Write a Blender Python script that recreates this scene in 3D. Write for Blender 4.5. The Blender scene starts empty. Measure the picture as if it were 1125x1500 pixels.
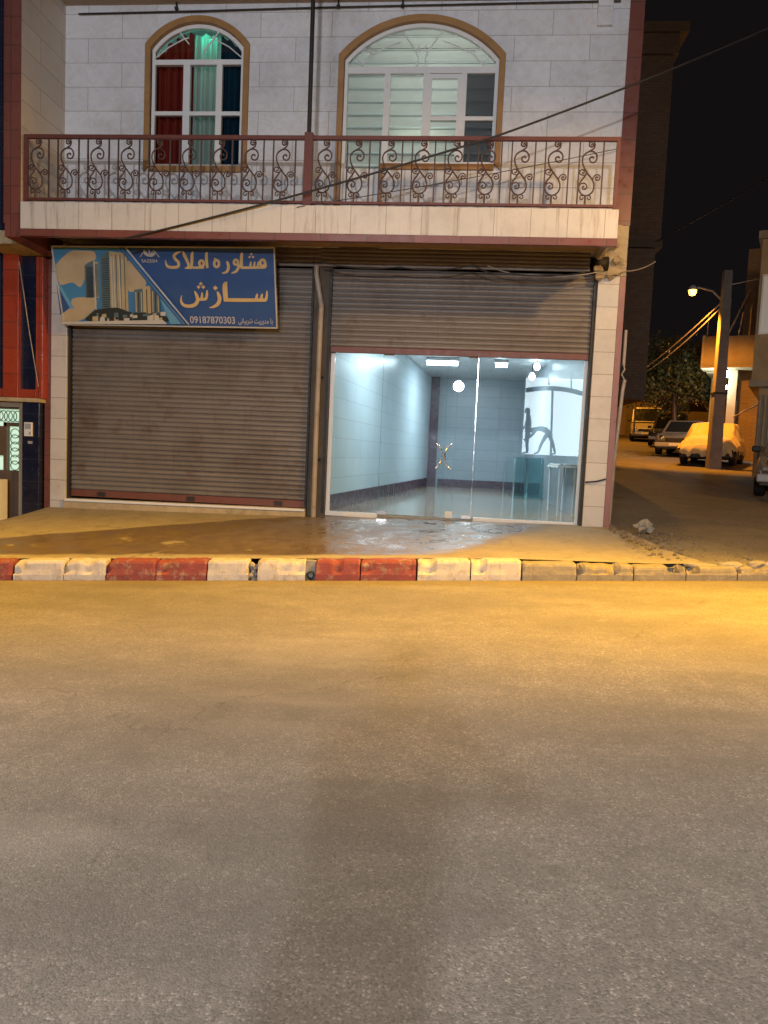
import bpy, math, random
from mathutils import Vector, Matrix, Euler, noise
random.seed(7)
PI = math.pi
S = bpy.context.scene
COL = S.collection

# ------------------------------------------------------------------ camera
YAW, PITCH, ROLL = .093, math.atan(.08), .0445
CAM = Vector((0, -10.75, 1.35))
fw = Vector((-math.sin(YAW)*math.cos(PITCH), math.cos(YAW)*math.cos(PITCH), -math.sin(PITCH)))
r0 = Vector((math.cos(YAW), math.sin(YAW), 0)); u0 = r0.cross(fw)
RR = math.cos(ROLL)*r0 + math.sin(ROLL)*u0
UU = math.cos(ROLL)*u0 - math.sin(ROLL)*r0
cd = bpy.data.cameras.new('camera'); cam = bpy.data.objects.new('camera', cd); COL.objects.link(cam)
cam.matrix_world = Matrix(((RR.x, UU.x, -fw.x, CAM.x), (RR.y, UU.y, -fw.y, CAM.y), (RR.z, UU.z, -fw.z, CAM.z), (0, 0, 0, 1)))
cd.sensor_fit = 'VERTICAL'; cd.sensor_height = 36; cd.lens = 1083/1500*36
cd.clip_start = .05; cd.clip_end = 500
S.camera = cam
S.render.resolution_x, S.render.resolution_y = 768, 1024
# ------------------------------------------------------------------ world, lamps, exposure
W = bpy.data.worlds.new('World'); S.world = W; W.use_nodes = True
bg = W.node_tree.nodes['Background']; bg.inputs[0].default_value = (.0105, .0085, .0095, 1); bg.inputs[1].default_value = .55
S.view_settings.view_transform = 'Standard'; S.view_settings.look = 'None'
S.view_settings.exposure = 0; S.view_settings.gamma = 1
S.render.engine = 'CYCLES'
S.cycles.use_denoising = True; S.cycles.max_bounces = 8; S.cycles.transparent_max_bounces = 16
S.cycles.sample_clamp_indirect = 6; S.cycles.caustics_reflective = False; S.cycles.caustics_refractive = False
def lamp(name, kind, loc, power, color, radius=.1, target=None, angle=None, blend=.3, scale=None, size=None):
    d = bpy.data.lights.new(name, kind); o = bpy.data.objects.new(name, d); COL.objects.link(o)
    o.location = loc; d.energy = power; d.color = color
    if kind != 'AREA': d.shadow_soft_size = radius
    if target is not None:
        o.rotation_euler = (Vector(target)-Vector(loc)).to_track_quat('-Z', 'Y').to_euler()
    if kind == 'SPOT': d.spot_size = angle; d.spot_blend = blend
    if scale: o.scale = scale
    if size: d.shape = 'RECTANGLE'; d.size, d.size_y = size
    return o
SODIUM = (1, .50, .012)
# street lamps along the kerb, just outside the frame at the right and further down at the left:
# each has a long narrow beam along the kerb and some wide spill
lamp('sodium_street_light', 'SPOT', (4.2, -4.3, 5.9), 6700, SODIUM, .16, (.2, -3.9, 0), math.radians(134), .9, scale=(.30, 1, 1))
lamp('sodium_street_spill', 'SPOT', (4.2, -4.3, 5.9), 900, (1, .58, .20), .16, (.2, -1.5, 0), math.radians(120), .6)
lamp('far_sodium_street_light', 'SPOT', (-11.5, -5.2, 6.2), 6400, SODIUM, .16, (-6.0, -4.3, 0), math.radians(134), .9, scale=(.26, 1, 1))
lamp('side_sodium_fill', 'SPOT', (13.0, -4.0, 6.6), 1500, (1, .47, .05), .16, (10.8, 7.0, 4.5), math.radians(110), .6)  # added lamp out of view, aimed to warm the corner house
# white flood lamp over the shops on the photographer's side of the street
WHITE = (.95, .96, 1)
lamp('white_flood_light', 'SPOT', (-.03, -19.6, 4.2), 3700, WHITE, .20, (-2.2, -3, .9), math.radians(70), .7)
lamp('upper_facade_fill', 'SPOT', (-3.5, -21.0, 7.2), 2200, (.93, .96, 1), 1.5, (-2.0, -1.0, 3.2), math.radians(64), .7)  # added soft fill for the upper facade, from no known lamp
# added fill lamps out of view, left and right of the photographer, brightening the road
lamp('road_fill_light', 'SPOT', (-7.2, -9.6, 5.2), 1750, (1, .88, .76), .4, (-.5, -8.5, .0), math.radians(74), 1)
lamp('road_fill_light', 'SPOT', (6.6, -10.4, 5.4), 1580, (1, .88, .76), .4, (.7, -8.5, .0), math.radians(74), 1)

# ------------------------------------------------------------------ helpers
class MB:
    def __init__(s): s.v = []; s.f = []; s.m = []; s.sm = []
    def add(s, vs, fs, m=0, smooth=False):
        b = len(s.v); s.v += [tuple(p) for p in vs]
        for f in fs: s.f.append([b+i for i in f]); s.m.append(m); s.sm.append(smooth)
        return s
    def box(s, x0, x1, y0, y1, z0, z1, m=0):
        return s.add([(x0,y0,z0),(x1,y0,z0),(x1,y1,z0),(x0,y1,z0),(x0,y0,z1),(x1,y0,z1),(x1,y1,z1),(x0,y1,z1)],
                     [(0,3,2,1),(4,5,6,7),(0,1,5,4),(1,2,6,5),(2,3,7,6),(3,0,4,7)], m)
    def hexa(s, bot, top, m=0):
        return s.add(list(bot)+list(top), [(0,3,2,1),(4,5,6,7),(0,1,5,4),(1,2,6,5),(2,3,7,6),(3,0,4,7)], m)
    def tube(s, pts, r, n=8, m=0, closed=False):
        pts = [Vector(p) for p in pts]; k = len(pts); vs = []; fs = []; up = None
        for i, p in enumerate(pts):
            if closed: t = pts[(i+1) % k]-pts[i-1]
            else: t = pts[min(i+1, k-1)]-pts[max(i-1, 0)]
            if t.length < 1e-9: t = Vector((0, 0, 1))
            t.normalize()
            if up is None: up = t.orthogonal().normalized()
            up = up-t*up.dot(t)
            if up.length < 1e-6: up = t.orthogonal()
            up.normalize(); w = t.cross(up); rr = r[i] if isinstance(r, (list, tuple)) else r
            for j in range(n):
                a = 2*PI*j/n; vs.append(p+up*(math.cos(a)*rr)+w*(math.sin(a)*rr))
        for i in range(k if closed else k-1):
            i2 = (i+1) % k
            for j in range(n):
                j2 = (j+1) % n; fs.append((i*n+j, i*n+j2, i2*n+j2, i2*n+j))
        s.add(vs, fs, m, True)
        if not closed: s.add(vs[:n], [tuple(range(n))[::-1]], m); s.add(vs[-n:], [tuple(range(n))], m)
        return s
    def prism(s, poly, lo, hi, fn=lambda a, b, c: (a, c, b), m=0):
        n = len(poly); vs = [fn(a, b, lo) for a, b in poly]+[fn(a, b, hi) for a, b in poly]
        fs = [tuple(range(n)), tuple(range(2*n-1, n-1, -1))]+[(i, n+i, n+(i+1) % n, (i+1) % n) for i in range(n)]
        return s.add(vs, fs, m)
    def band(s, outer, inner, y0, y1, m=0):   # strip between two paths in the xz plane, closed at its ends
        n = len(outer); vs = []
        for y in (y0, y1): vs += [(a, y, b) for a, b in outer]+[(a, y, b) for a, b in inner]
        fs = []
        for i in range(n-1):
            fs += [(i, i+1, n+i+1, n+i), (2*n+i, 3*n+i, 3*n+i+1, 2*n+i+1), (i, 2*n+i, 2*n+i+1, i+1), (n+i, n+i+1, 3*n+i+1, 3*n+i)]
        fs += [(0, n, 3*n, 2*n), (n-1, 3*n-1, 4*n-1, 2*n-1)]
        return s.add(vs, fs, m)
    def lathe(s, prof, c=(0, 0, 0), n=16, m=0, axis='z', smooth=True):
        vs = []; fs = []; k = len(prof)
        for r, h in prof:
            for j in range(n):
                a = 2*PI*j/n; x, y = r*math.cos(a), r*math.sin(a)
                p = (x, y, h) if axis == 'z' else (h, x, y) if axis == 'x' else (x, h, y)
                vs.append((p[0]+c[0], p[1]+c[1], p[2]+c[2]))
        for i in range(k-1):
            for j in range(n):
                j2 = (j+1) % n; fs.append((i*n+j, i*n+j2, (i+1)*n+j2, (i+1)*n+j))
        return s.add(vs, fs, m, smooth)
    def grid(s, fn, nu, nv, m=0, smooth=True):
        vs = [fn(i/nu, j/nv) for j in range(nv+1) for i in range(nu+1)]
        fs = [(j*(nu+1)+i, j*(nu+1)+i+1, (j+1)*(nu+1)+i+1, (j+1)*(nu+1)+i) for j in range(nv) for i in range(nu)]
        return s.add(vs, fs, m, smooth)
    def build(s, name, mats, parent=None, bevel=0, origin=None):
        if not isinstance(mats, (list, tuple)): mats = [mats]
        xs = [p[0] for p in s.v]; ys = [p[1] for p in s.v]; zs = [p[2] for p in s.v]
        o0 = Vector(origin) if origin is not None else Vector(((min(xs)+max(xs))/2, (min(ys)+max(ys))/2, min(zs)))
        me = bpy.data.meshes.new(name)
        me.from_pydata([(p[0]-o0.x, p[1]-o0.y, p[2]-o0.z) for p in s.v], [], s.f)
        for mm in mats: me.materials.append(mm)
        me.polygons.foreach_set('material_index', s.m); me.polygons.foreach_set('use_smooth', s.sm)
        me.update()
        o = bpy.data.objects.new(name, me); COL.objects.link(o)
        po = Vector(parent['_w']) if parent is not None else Vector((0, 0, 0))
        o.location = o0-po
        if parent is not None: o.parent = parent
        o['_w'] = tuple(o0)
        if bevel:
            b = o.modifiers.new('bevel', 'BEVEL'); b.width = bevel; b.segments = 2; b.limit_method = 'ANGLE'
        return o
def tag(o, label=None, cat=None, group=None, kind=None):
    if label: o['label'] = label
    if cat: o['category'] = cat
    if group: o['group'] = group
    if kind: o['kind'] = kind
    return o
def thing(name, label, cat, loc=(0, 0, 0), group=None):
    o = bpy.data.objects.new(name, None); COL.objects.link(o); o.location = loc; o.empty_display_size = .2
    o['_w'] = tuple(loc); return tag(o, label, cat, group)
def place(o, loc, rz=0):
    o.location = loc; o.rotation_euler = (0, 0, rz); o['_w'] = tuple(loc)
def copy_tree(o, parent=None):
    c = o.copy(); COL.objects.link(c)
    if parent is not None: c.parent = parent
    for ch in list(o.children): copy_tree(ch, c)
    return c

# ------------------------------------------------------------------ materials
class NT:
    def __init__(s, name):
        s.mat = bpy.data.materials.new(name); s.mat.use_nodes = True; s.nt = s.mat.node_tree
        s.b = s.nt.nodes['Principled BSDF']; s.out = s.nt.nodes['Material Output']
    def n(s, t, props=None, **inp):
        nd = s.nt.nodes.new(t)
        for k, v in (props or {}).items(): setattr(nd, k, v)
        for k, v in inp.items():
            key = int(k[1:]) if k[0] == 'i' and k[1:].isdigit() else k.replace('_', ' ')
            s.set(nd.inputs[key], v)
        return nd
    def set(s, sock, v):
        if hasattr(v, 'is_output'): s.nt.links.new(v, sock)
        elif isinstance(v, (tuple, list)) and len(v) == 3 and sock.type == 'RGBA': sock.default_value = (*v, 1)
        else: sock.default_value = v
    def pos(s): return s.n('ShaderNodeNewGeometry').outputs['Position']
    def noise(s, scale, detail=4, vec=None, dist=0, rough=.55):
        return s.n('ShaderNodeTexNoise', None, Vector=vec if vec is not None else s.pos(), Scale=scale, Detail=detail, Distortion=dist, Roughness=rough).outputs['Fac']
    def ramp(s, fac, stops):
        r = s.n('ShaderNodeValToRGB'); e = r.color_ramp.elements
        while len(e) < len(stops): e.new(.5)
        for i, (p, c) in enumerate(stops):
            e[i].position = p; e[i].color = (*c, 1) if isinstance(c, tuple) else (c, c, c, 1)
        s.set(r.inputs[0], fac); return r.outputs[0]
    def mix(s, fac, a, b, mode='MIX'):
        m = s.n('ShaderNodeMix', dict(data_type='RGBA', blend_type=mode)); s.set(m.inputs[0], fac); s.set(m.inputs[6], a); s.set(m.inputs[7], b); return m.outputs[2]
    def math(s, op, a, b=0., clamp=False):
        m = s.n('ShaderNodeMath', dict(operation=op, use_clamp=clamp)); s.set(m.inputs[0], a); s.set(m.inputs[1], b); return m.outputs[0]
    def mr(s, v, a, b, c=0., d=1.):
        m = s.n('ShaderNodeMapRange'); s.set(m.inputs[0], v)
        for i, q in enumerate((a, b, c, d)): s.set(m.inputs[i+1], q)
        return m.outputs[0]
    def bump(s, h, strength=.3, dist=.01, normal=None):
        b = s.n('ShaderNodeBump', None, Height=h, Strength=strength, Distance=dist)
        if normal is not None: s.set(b.inputs['Normal'], normal)
        return b.outputs[0]
    def done(s, color=None, rough=None, metal=None, normal=None, **kw):
        if color is not None: s.set(s.b.inputs['Base Color'], color)
        if rough is not None: s.set(s.b.inputs['Roughness'], rough)
        if metal is not None: s.set(s.b.inputs['Metallic'], metal)
        if normal is not None: s.set(s.b.inputs['Normal'], normal)
        for k, v in kw.items(): s.set(s.b.inputs[k.replace('_', ' ')], v)
        return s.mat
def pm(name, col, rough=.6, var=.25, scale=6., metal=0., bump=.1, bscale=60., dirt=0., dirtcol=(.08, .06, .045), dscale=3.):
    t = NT(name)
    lo = tuple(c*(1-var) for c in col); hi = tuple(min(1, c*(1+var*.6)) for c in col)
    c = t.mix(t.noise(scale, 5), lo, hi)
    if dirt: c = t.mix(t.math('MULTIPLY', t.mr(t.noise(dscale, 8, rough=.7), .5, .72), dirt, True), c, dirtcol)
    r = t.mr(t.noise(scale*2.3, 3), .3, .7, max(.03, rough-.1), min(1, rough+.1))
    return t.done(c, r, metal, t.bump(t.noise(bscale, 4), bump, .004))
def emit(name, col, strength):
    t = NT(name); return t.done((.8, .8, .8), .5, 0., None, Emission_Color=col, Emission_Strength=strength)
def tiles(name, tw, th, c1, c2, grout, z0=0., x0=0., rough=.3, vein=(.55, .5, .47), veinamt=.5, mortar=.005, offset=.5, dirt=.25, streak=0., dirtcol=(.16, .12, .08), even=False):
    t = NT(name); p = t.n('ShaderNodeSeparateXYZ', None, i0=t.pos())
    vec = t.n('ShaderNodeCombineXYZ', None, X=t.math('ADD', t.math('ADD', p.outputs[0], p.outputs[1]), x0), Y=t.math('ADD', p.outputs[2], z0)).outputs[0]
    b = t.n('ShaderNodeTexBrick', dict(offset=offset, squash=1), Vector=vec, Color1=c1, Color2=c2, Mortar=grout, Scale=1., Mortar_Size=mortar, Mortar_Smooth=.1, Bias=0., Brick_Width=tw, Row_Height=th)
    v = t.noise(1.9, 7, dist=1.6)
    vm = t.math('MULTIPLY', t.ramp(v, [(.46, 0.), (.5, 1.), (.54, 0.)]), veinamt)
    c = t.mix(vm, b.outputs[0], vein)
    c = t.mix(t.math('MULTIPLY', t.mr(t.noise(1.3, 8, rough=.72), .48, .75), dirt, True), c, dirtcol)
    if streak:
        sv = t.n('ShaderNodeCombineXYZ', None, X=t.math('MULTIPLY', p.outputs[0], 5.), Y=p.outputs[1], Z=t.math('MULTIPLY', p.outputs[2], .35)).outputs[0]
        c = t.mix(t.math('MULTIPLY', t.mr(t.noise(1.7, 6, vec=sv, rough=.75), .54, .7), streak, True), c, (.2, .12, .06))
    return t.done(c, rough if even else t.mr(t.noise(9., 4), .3, .7, rough-.08, rough+.15), 0., t.bump(b.outputs['Fac'], -.6, .004))

m_tile = tiles('white_marble_tile', 1.02, .337, (.70, .71, .76), (.63, .64, .69), (.36, .34, .33), z0=-.065, rough=.24, veinamt=.34, dirt=.3)
m_fascia = tiles('white_fascia_tile', .455, .6, (.64, .61, .59), (.58, .56, .54), (.28, .22, .18), z0=-3.95, x0=-.12, rough=.35, veinamt=.12, mortar=.004, offset=0, dirt=.3, streak=.6)
m_pillar = tiles('cream_pillar_tile', .6, .31, (.60, .56, .52), (.53, .50, .47), (.28, .23, .18), z0=-.1, x0=.26, rough=.33, veinamt=.2, offset=0, dirt=.35)
m_side = tiles('beige_side_tile', 1.1, .337, (.60, .53, .44), (.54, .48, .40), (.28, .22, .16), z0=-.065, rough=.4, veinamt=.3)
m_brown = tiles('oxblood_tile', .6, .36, (.19, .062, .05), (.155, .05, .042), (.06, .03, .025), rough=.33, veinamt=0, offset=0, dirt=.25)
m_navy = tiles('navy_tile', .35, .34, (.012, .016, .04), (.009, .012, .03), (.035, .035, .045), rough=.18, veinamt=0, offset=0, dirt=.1)
m_red = tiles('orange_red_tile', .8, .38, (.36, .05, .02), (.31, .042, .018), (.10, .03, .02), rough=.3, veinamt=0, offset=0, dirt=.2)
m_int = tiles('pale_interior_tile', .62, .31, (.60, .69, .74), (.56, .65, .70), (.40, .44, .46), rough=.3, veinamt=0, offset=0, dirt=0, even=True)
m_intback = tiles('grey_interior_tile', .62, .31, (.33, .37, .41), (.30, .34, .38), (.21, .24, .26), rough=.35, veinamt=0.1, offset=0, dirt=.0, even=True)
m_plum = pm('plum_tile', (.10, .055, .075), .3, .2, 3.)
m_floor = tiles('tan_floor_tile', .6, .6, (.31, .25, .17), (.28, .22, .155), (.17, .14, .10), rough=.10, veinamt=.3, offset=0, dirt=.1, even=True)
m_plaster = pm('tan_plaster', (.46, .36, .22), .85, .35, 4., bump=.5, bscale=25., dirt=.6, dscale=5.)
m_soffit = pm('beige_soffit_plaster', (.38, .29, .21), .85, .3, 3., bump=.3, dirt=.4)
m_ironr = pm('oxide_red_iron', (.13, .035, .028), .5, .3, 12., bump=.2, dirt=.3)
m_iron = pm('dark_wrought_iron', (.070, .036, .034), .5, .3, 20., bump=.2)
m_white = pm('white_upvc', (.72, .72, .74), .35, .06, 3., bump=.02)
m_ochre = pm('ochre_stone_trim', (.36, .19, .065), .55, .35, 5., bump=.25, dirt=.3)
m_dark = pm('black_steel', (.018, .015, .014), .6, .4, 8., bump=.2)
m_rust = pm('rust_red_steel', (.16, .05, .035), .5, .35, 6., bump=.2, dirt=.5)
m_pipe = pm('grey_pipe_paint', (.38, .32, .27), .5, .3, 5., bump=.15, dirt=.5)
m_conc = pm('grey_concrete', (.30, .27, .235), .85, .3, 5., bump=.5, bscale=40., dirt=.5)
m_black = pm('black_rubber', (.012, .012, .012), .6, .2, 20.)
m_cable = pm('black_cable', (.02, .018, .018), .5, .2, 20.)
m_chrome = pm('chrome', (.75, .75, .75), .15, .05, 9., metal=1., bump=0)
m_cloth = pm('white_cloth', (.7, .7, .68), .8, .1, 9., bump=.2)
m_plastic = pm('white_plastic', (.7, .7, .68), .4, .1, 6.)
m_greyplastic = pm('grey_plastic', (.33, .33, .34), .4, .1, 6.)
m_doorbrown = pm('brown_door_metal', (.13, .085, .06), .45, .3, 5., dirt=.3)
m_goldframe = pm('champagne_door_frame', (.30, .25, .19), .4, .2, 5., dirt=.3)

def shutter_mat(name, col):
    t = NT(name); p = t.n('ShaderNodeSeparateXYZ', None, i0=t.pos())
    v = t.n('ShaderNodeCombineXYZ', None, X=t.math('MULTIPLY', p.outputs[0], .6), Y=0., Z=t.math('MULTIPLY', p.outputs[2], 13.2)).outputs[0]
    c = t.mix(t.noise(1.1, 5, vec=v), tuple(q*.72 for q in col), tuple(q*1.15 for q in col))
    wn = t.n('ShaderNodeTexWhiteNoise', dict(noise_dimensions='1D')); t.set(wn.inputs['W'], t.math('FLOOR', t.math('MULTIPLY', p.outputs[2], 14.)))
    c = t.mix(t.math('MULTIPLY', wn.outputs[0], .4), c, tuple(q*.55 for q in col))
    c = t.mix(t.math('MULTIPLY', t.mr(t.noise(.9, 6, rough=.6), .45, .7), .45, True), c, (.075, .05, .04))
    c = t.mix(t.math('MULTIPLY', t.mr(t.noise(2.2, 9, rough=.72), .54, .74), .8, True), c, (.10, .055, .035))
    v2 = t.n('ShaderNodeCombineXYZ', None, X=t.math('MULTIPLY', p.outputs[0], 6.), Y=0., Z=t.math('MULTIPLY', p.outputs[2], .7)).outputs[0]
    c = t.mix(t.math('MULTIPLY', t.mr(t.noise(2., 7, vec=v2, rough=.7), .55, .72), .4, True), c, (.09, .06, .05))
    return t.done(c, t.mr(t.noise(14., 4), .3, .7, .38, .6), .15, t.bump(t.noise(70., 3), .12, .003))
m_shut = shutter_mat('taupe_shutter_paint', (.215, .190, .175))

def asphalt(name, base, scale=150., bright=.42, patch=.22, gutter=False):
    t = NT(name); P = t.pos()
    vo = t.n('ShaderNodeTexVoronoi', None, Vector=P, Scale=scale)
    sep = t.n('ShaderNodeSeparateColor', None, i0=vo.outputs['Color'])
    dk = tuple(c*.6 for c in base); br = tuple(c/base[0]*bright for c in base); st = (.05, .042, .035)
    c = t.ramp(sep.outputs[0], [(0., dk), (.4, base), (.88, tuple(c*1.15 for c in base)), (1., br)])
    c = t.mix(t.mr(t.noise(30., 5), .35, .7, 0., .5), c, dk)
    c = t.mix(t.mr(t.noise(4.5, 5, rough=.65), .42, .68, 0., .45), c, tuple(q*.55 for q in base))
    # big worn patches, drawn out along the road
    lv = t.n('ShaderNodeVectorMath', dict(operation='MULTIPLY'), i0=P, i1=(.45, 1.1, 1.)).outputs[0]
    c = t.mix(t.mr(t.noise(.75, 6, vec=lv, rough=.62, dist=.6), .40, .66, 0., patch), c, tuple(q*.5 for q in base))
    c = t.mix(t.mr(t.noise(.9, 5, vec=lv, rough=.6, dist=.4), .55, .7, 0., .35), c, tuple(min(1, q*1.35) for q in base))
    # small tar spots and scuffs
    c = t.mix(t.mr(t.noise(3.2, 9, vec=t.n('ShaderNodeVectorMath', dict(operation='MULTIPLY'), i0=P, i1=(.6, 1.6, 1.)).outputs[0], rough=.8), .665, .71, 0., .85), c, st)
    # fine cracks
    wv = t.n('ShaderNodeVectorMath', dict(operation='ADD'), i0=P, i1=t.n('ShaderNodeTexNoise', None, Vector=P, Scale=3., Detail=6.).outputs['Color']).outputs[0]
    ve = t.n('ShaderNodeTexVoronoi', dict(feature='DISTANCE_TO_EDGE'), Vector=wv, Scale=.42)
    ck = t.math('MULTIPLY', t.mr(ve.outputs['Distance'], 0., .006, 1., 0.), t.mr(t.noise(.5, 3), .5, .62))
    c = t.mix(t.math('MULTIPLY', ck, .7), c, st)
    if gutter:   # silt and dirt lying along the foot of the kerb
        sp_ = t.n('ShaderNodeSeparateXYZ', None, i0=P)
        tk = t.math('ADD', t.math('MULTIPLY', t.math('ADD', sp_.outputs[0], .72), -.0929), t.math('MULTIPLY', t.math('ADD', sp_.outputs[1], 3.03), .9957))
        g = t.math('ADD', tk, t.math('MULTIPLY', t.math('SUBTRACT', t.noise(5., 7, rough=.7), .5), .35))
        c = t.mix(t.mr(g, -.32, -.02, 0., .55), c, (.20, .155, .10))
        c = t.mix(t.math('MULTIPLY', t.mr(tk, -.035, -.005), .7), c, (.04, .03, .022))
    h = t.math('ADD', t.math('MULTIPLY', vo.outputs['Distance'], -1.), t.math('ADD', t.noise(30., 4), t.math('MULTIPLY', t.noise(2.5, 4), 2.)))
    return t.done(c, t.mr(sep.outputs[1], 0., 1., .72, .98), 0., t.bump(h, .5, .0035))
m_road = asphalt('worn_asphalt', (.245, .218, .188), 150., .46, .62, True)
m_alley = asphalt('dusty_alley_asphalt', (.20, .175, .15), 60., .40, .6)

# kerb line in world space
KO = Vector((-.72, -3.03, 0)); KD = Vector((.9957, .0929, 0)); KN = Vector((-.0929, .9957, 0))
def ks(x): return (x-KO.x)/KD.x
def ky(x): return KO.y+KD.y*ks(x)
def kz(x): return .0445*ks(x)
def road_pt(s, t): p = KO+KD*s+KN*t; return (p.x, p.y, .0445*s)
def sidewalk_mat():
    t = NT('wet_concrete_pavement'); P = t.pos(); p = t.n('ShaderNodeSeparateXYZ', None, i0=P)
    x, y = p.outputs[0], p.outputs[1]
    tk = t.math('ADD', t.math('MULTIPLY', t.math('ADD', x, .72), -.0929), t.math('MULTIPLY', t.math('ADD', y, 3.03), .9957))
    wob = t.math('MULTIPLY', t.math('SUBTRACT', t.noise(1.6, 6), .5), .9)
    e1 = t.math('ADD', t.math('ADD', t.math('MULTIPLY', t.math('ADD', x, 6.9), .58), .42), t.math('MULTIPLY', wob, .35))
    a = t.mr(t.math('SUBTRACT', e1, tk), -.04, .04)
    e2 = t.math('ADD', t.math('ADD', t.math('MULTIPLY', tk, .66), -.45), wob)
    b = t.mr(t.math('SUBTRACT', e2, x), -.18, .22)
    e3 = t.math('ADD', .34, t.math('MULTIPLY', wob, .3))
    c = t.mr(t.math('SUBTRACT', tk, e3), -.03, .08)
    wet = t.math('MULTIPLY', t.math('MULTIPLY', a, b), c, True)
    holes = t.mr(t.noise(2.6, 7, rough=.65), .60, .66, 1., .25)
    wet = t.math('MULTIPLY', wet, holes)
    dry = t.mix(t.noise(5., 7, rough=.65), (.22, .19, .145), (.37, .325, .255))
    dry = t.mix(t.mr(t.noise(1.3, 8, rough=.7), .5, .75, 0., .5), dry, (.16, .12, .08))
    dry = t.mix(t.math('MULTIPLY', t.mr(t.noise(3.1, 9, rough=.78), .56, .68), .6, True), dry, (.13, .10, .07))
    dry = t.mix(t.mr(t.noise(38., 5), .5, .75, 0., .5), dry, (.15, .12, .085))
    wv = t.n('ShaderNodeVectorMath', dict(operation='ADD'), i0=P, i1=t.n('ShaderNodeTexNoise', None, Vector=P, Scale=2.2, Detail=7.).outputs['Color']).outputs[0]
    ve = t.n('ShaderNodeTexVoronoi', dict(feature='DISTANCE_TO_EDGE'), Vector=wv, Scale=.55)
    ck = t.math('MULTIPLY', t.mr(ve.outputs['Distance'], 0., .010, 1., 0.), t.mr(t.noise(.8, 3), .45, .6))
    dry = t.mix(t.math('MULTIPLY', ck, .75), dry, (.05, .04, .03))
    wcol = t.mix(t.noise(7., 6), (.085, .06, .04), (.15, .11, .075))
    col = t.mix(wet, dry, wcol)
    near = t.mr(t.math('ADD', x, t.math('MULTIPLY', wob, .6)), -2.3, -1.7)
    wr = t.mr(t.noise(3.5, 6, rough=.65), .36, .60, .13, .45)
    wr = t.math('ADD', wr, t.math('MULTIPLY', t.math('SUBTRACT', 1., near), .16))
    r = t.n('ShaderNodeMix', dict(data_type='FLOAT')); t.set(r.inputs[0], wet); r.inputs[2].default_value = .85; t.set(r.inputs[3], wr)
    bs = t.math('SUBTRACT', .5, t.math('MULTIPLY', wet, .38))
    bn = t.n('ShaderNodeBump', None, Height=t.math('ADD', t.noise(45., 5), t.math('MULTIPLY', t.noise(6., 3), 1.5)), Strength=bs, Distance=.008)
    return t.done(col, r.outputs[0], 0., bn.outputs[0])
m_walk = sidewalk_mat()
def kerb_mat(name, col, wear=.5):
    t = NT(name); P = t.pos()
    c = t.mix(t.noise(7., 6), tuple(q*.75 for q in col), col)
    n1 = t.noise(9., 9, rough=.75)
    c = t.mix(t.math('MULTIPLY', t.mr(n1, .52, .62), wear, True), c, (.34, .28, .2))
    v = t.n('ShaderNodeVectorMath', dict(operation='MULTIPLY'), i0=P, i1=(6., 6., .8)).outputs[0]
    c = t.mix(t.math('MULTIPLY', t.mr(t.noise(2., 7, vec=v, rough=.7), .52, .72), .5, True), c, (.10, .07, .05))
    return t.done(c, .75, 0., t.bump(t.math('ADD', t.noise(40., 5), n1), .5, .008))
m_kred = kerb_mat('worn_red_kerb_paint', (.26, .05, .045), .6)
m_kwhite = kerb_mat('worn_white_kerb_paint', (.56, .51, .47), .85)
m_kplain = kerb_mat('bare_kerb_concrete', (.27, .235, .18), .9)

def glass(name, tint=(.93, .96, .96), base=.05, rough=0.):
    t = NT(name); t.nt.nodes.remove(t.b)
    lw = t.n('ShaderNodeLayerWeight', None, Blend=.5).outputs['Facing']
    f = t.math('ADD', t.math('MULTIPLY', t.math('POWER', lw, 4.), .7), base, True)
    tr = t.n('ShaderNodeBsdfTransparent', None, Color=tint); gl = t.n('ShaderNodeBsdfGlossy', None, Color=(1., 1., 1.), Roughness=rough)
    mx = t.n('ShaderNodeMixShader'); t.set(mx.inputs[0], f); t.set(mx.inputs[1], tr.outputs[0]); t.set(mx.inputs[2], gl.outputs[0])
    t.nt.links.new(mx.outputs[0], t.out.inputs[0]); return t.mat
m_glass = glass('shop_glass', (.89, .96, .985), .06)
m_wglass = glass('window_glass', (.9, .93, .93), .03)
m_cyan = glass('cyan_counter_glass', (.72, .90, .92), .08)
m_carglass = pm('dark_car_glass', (.012, .014, .016), .08, .2, 3., bump=0)
def translucent(name, col, t_amt=.5):
    t = NT(name); t.nt.nodes.remove(t.b)
    c = t.mix(t.noise(5., 4), tuple(q*.85 for q in col), col)
    d = t.n('ShaderNodeBsdfDiffuse', None, Color=c); r = t.n('ShaderNodeBsdfTranslucent', None, Color=c)
    mx = t.n('ShaderNodeMixShader'); mx.inputs[0].default_value = t_amt; t.set(mx.inputs[1], d.outputs[0]); t.set(mx.inputs[2], r.outputs[0])
    t.nt.links.new(mx.outputs[0], t.out.inputs[0]); return t.mat
m_blind = translucent('pale_blind_fabric', (.66, .64, .58))
m_blind2 = translucent('grey_blind_fabric', (.07, .07, .065), .3)
m_red_c = translucent('red_curtain', (.30, .035, .025), .3)
m_blue_c = translucent('navy_curtain', (.015, .045, .085), .3)
m_sheer = translucent('pale_sheer_curtain', (.55, .60, .56), .5)
m_screen = glass('insect_screen', (.42, .40, .43), .05, .35)

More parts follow.
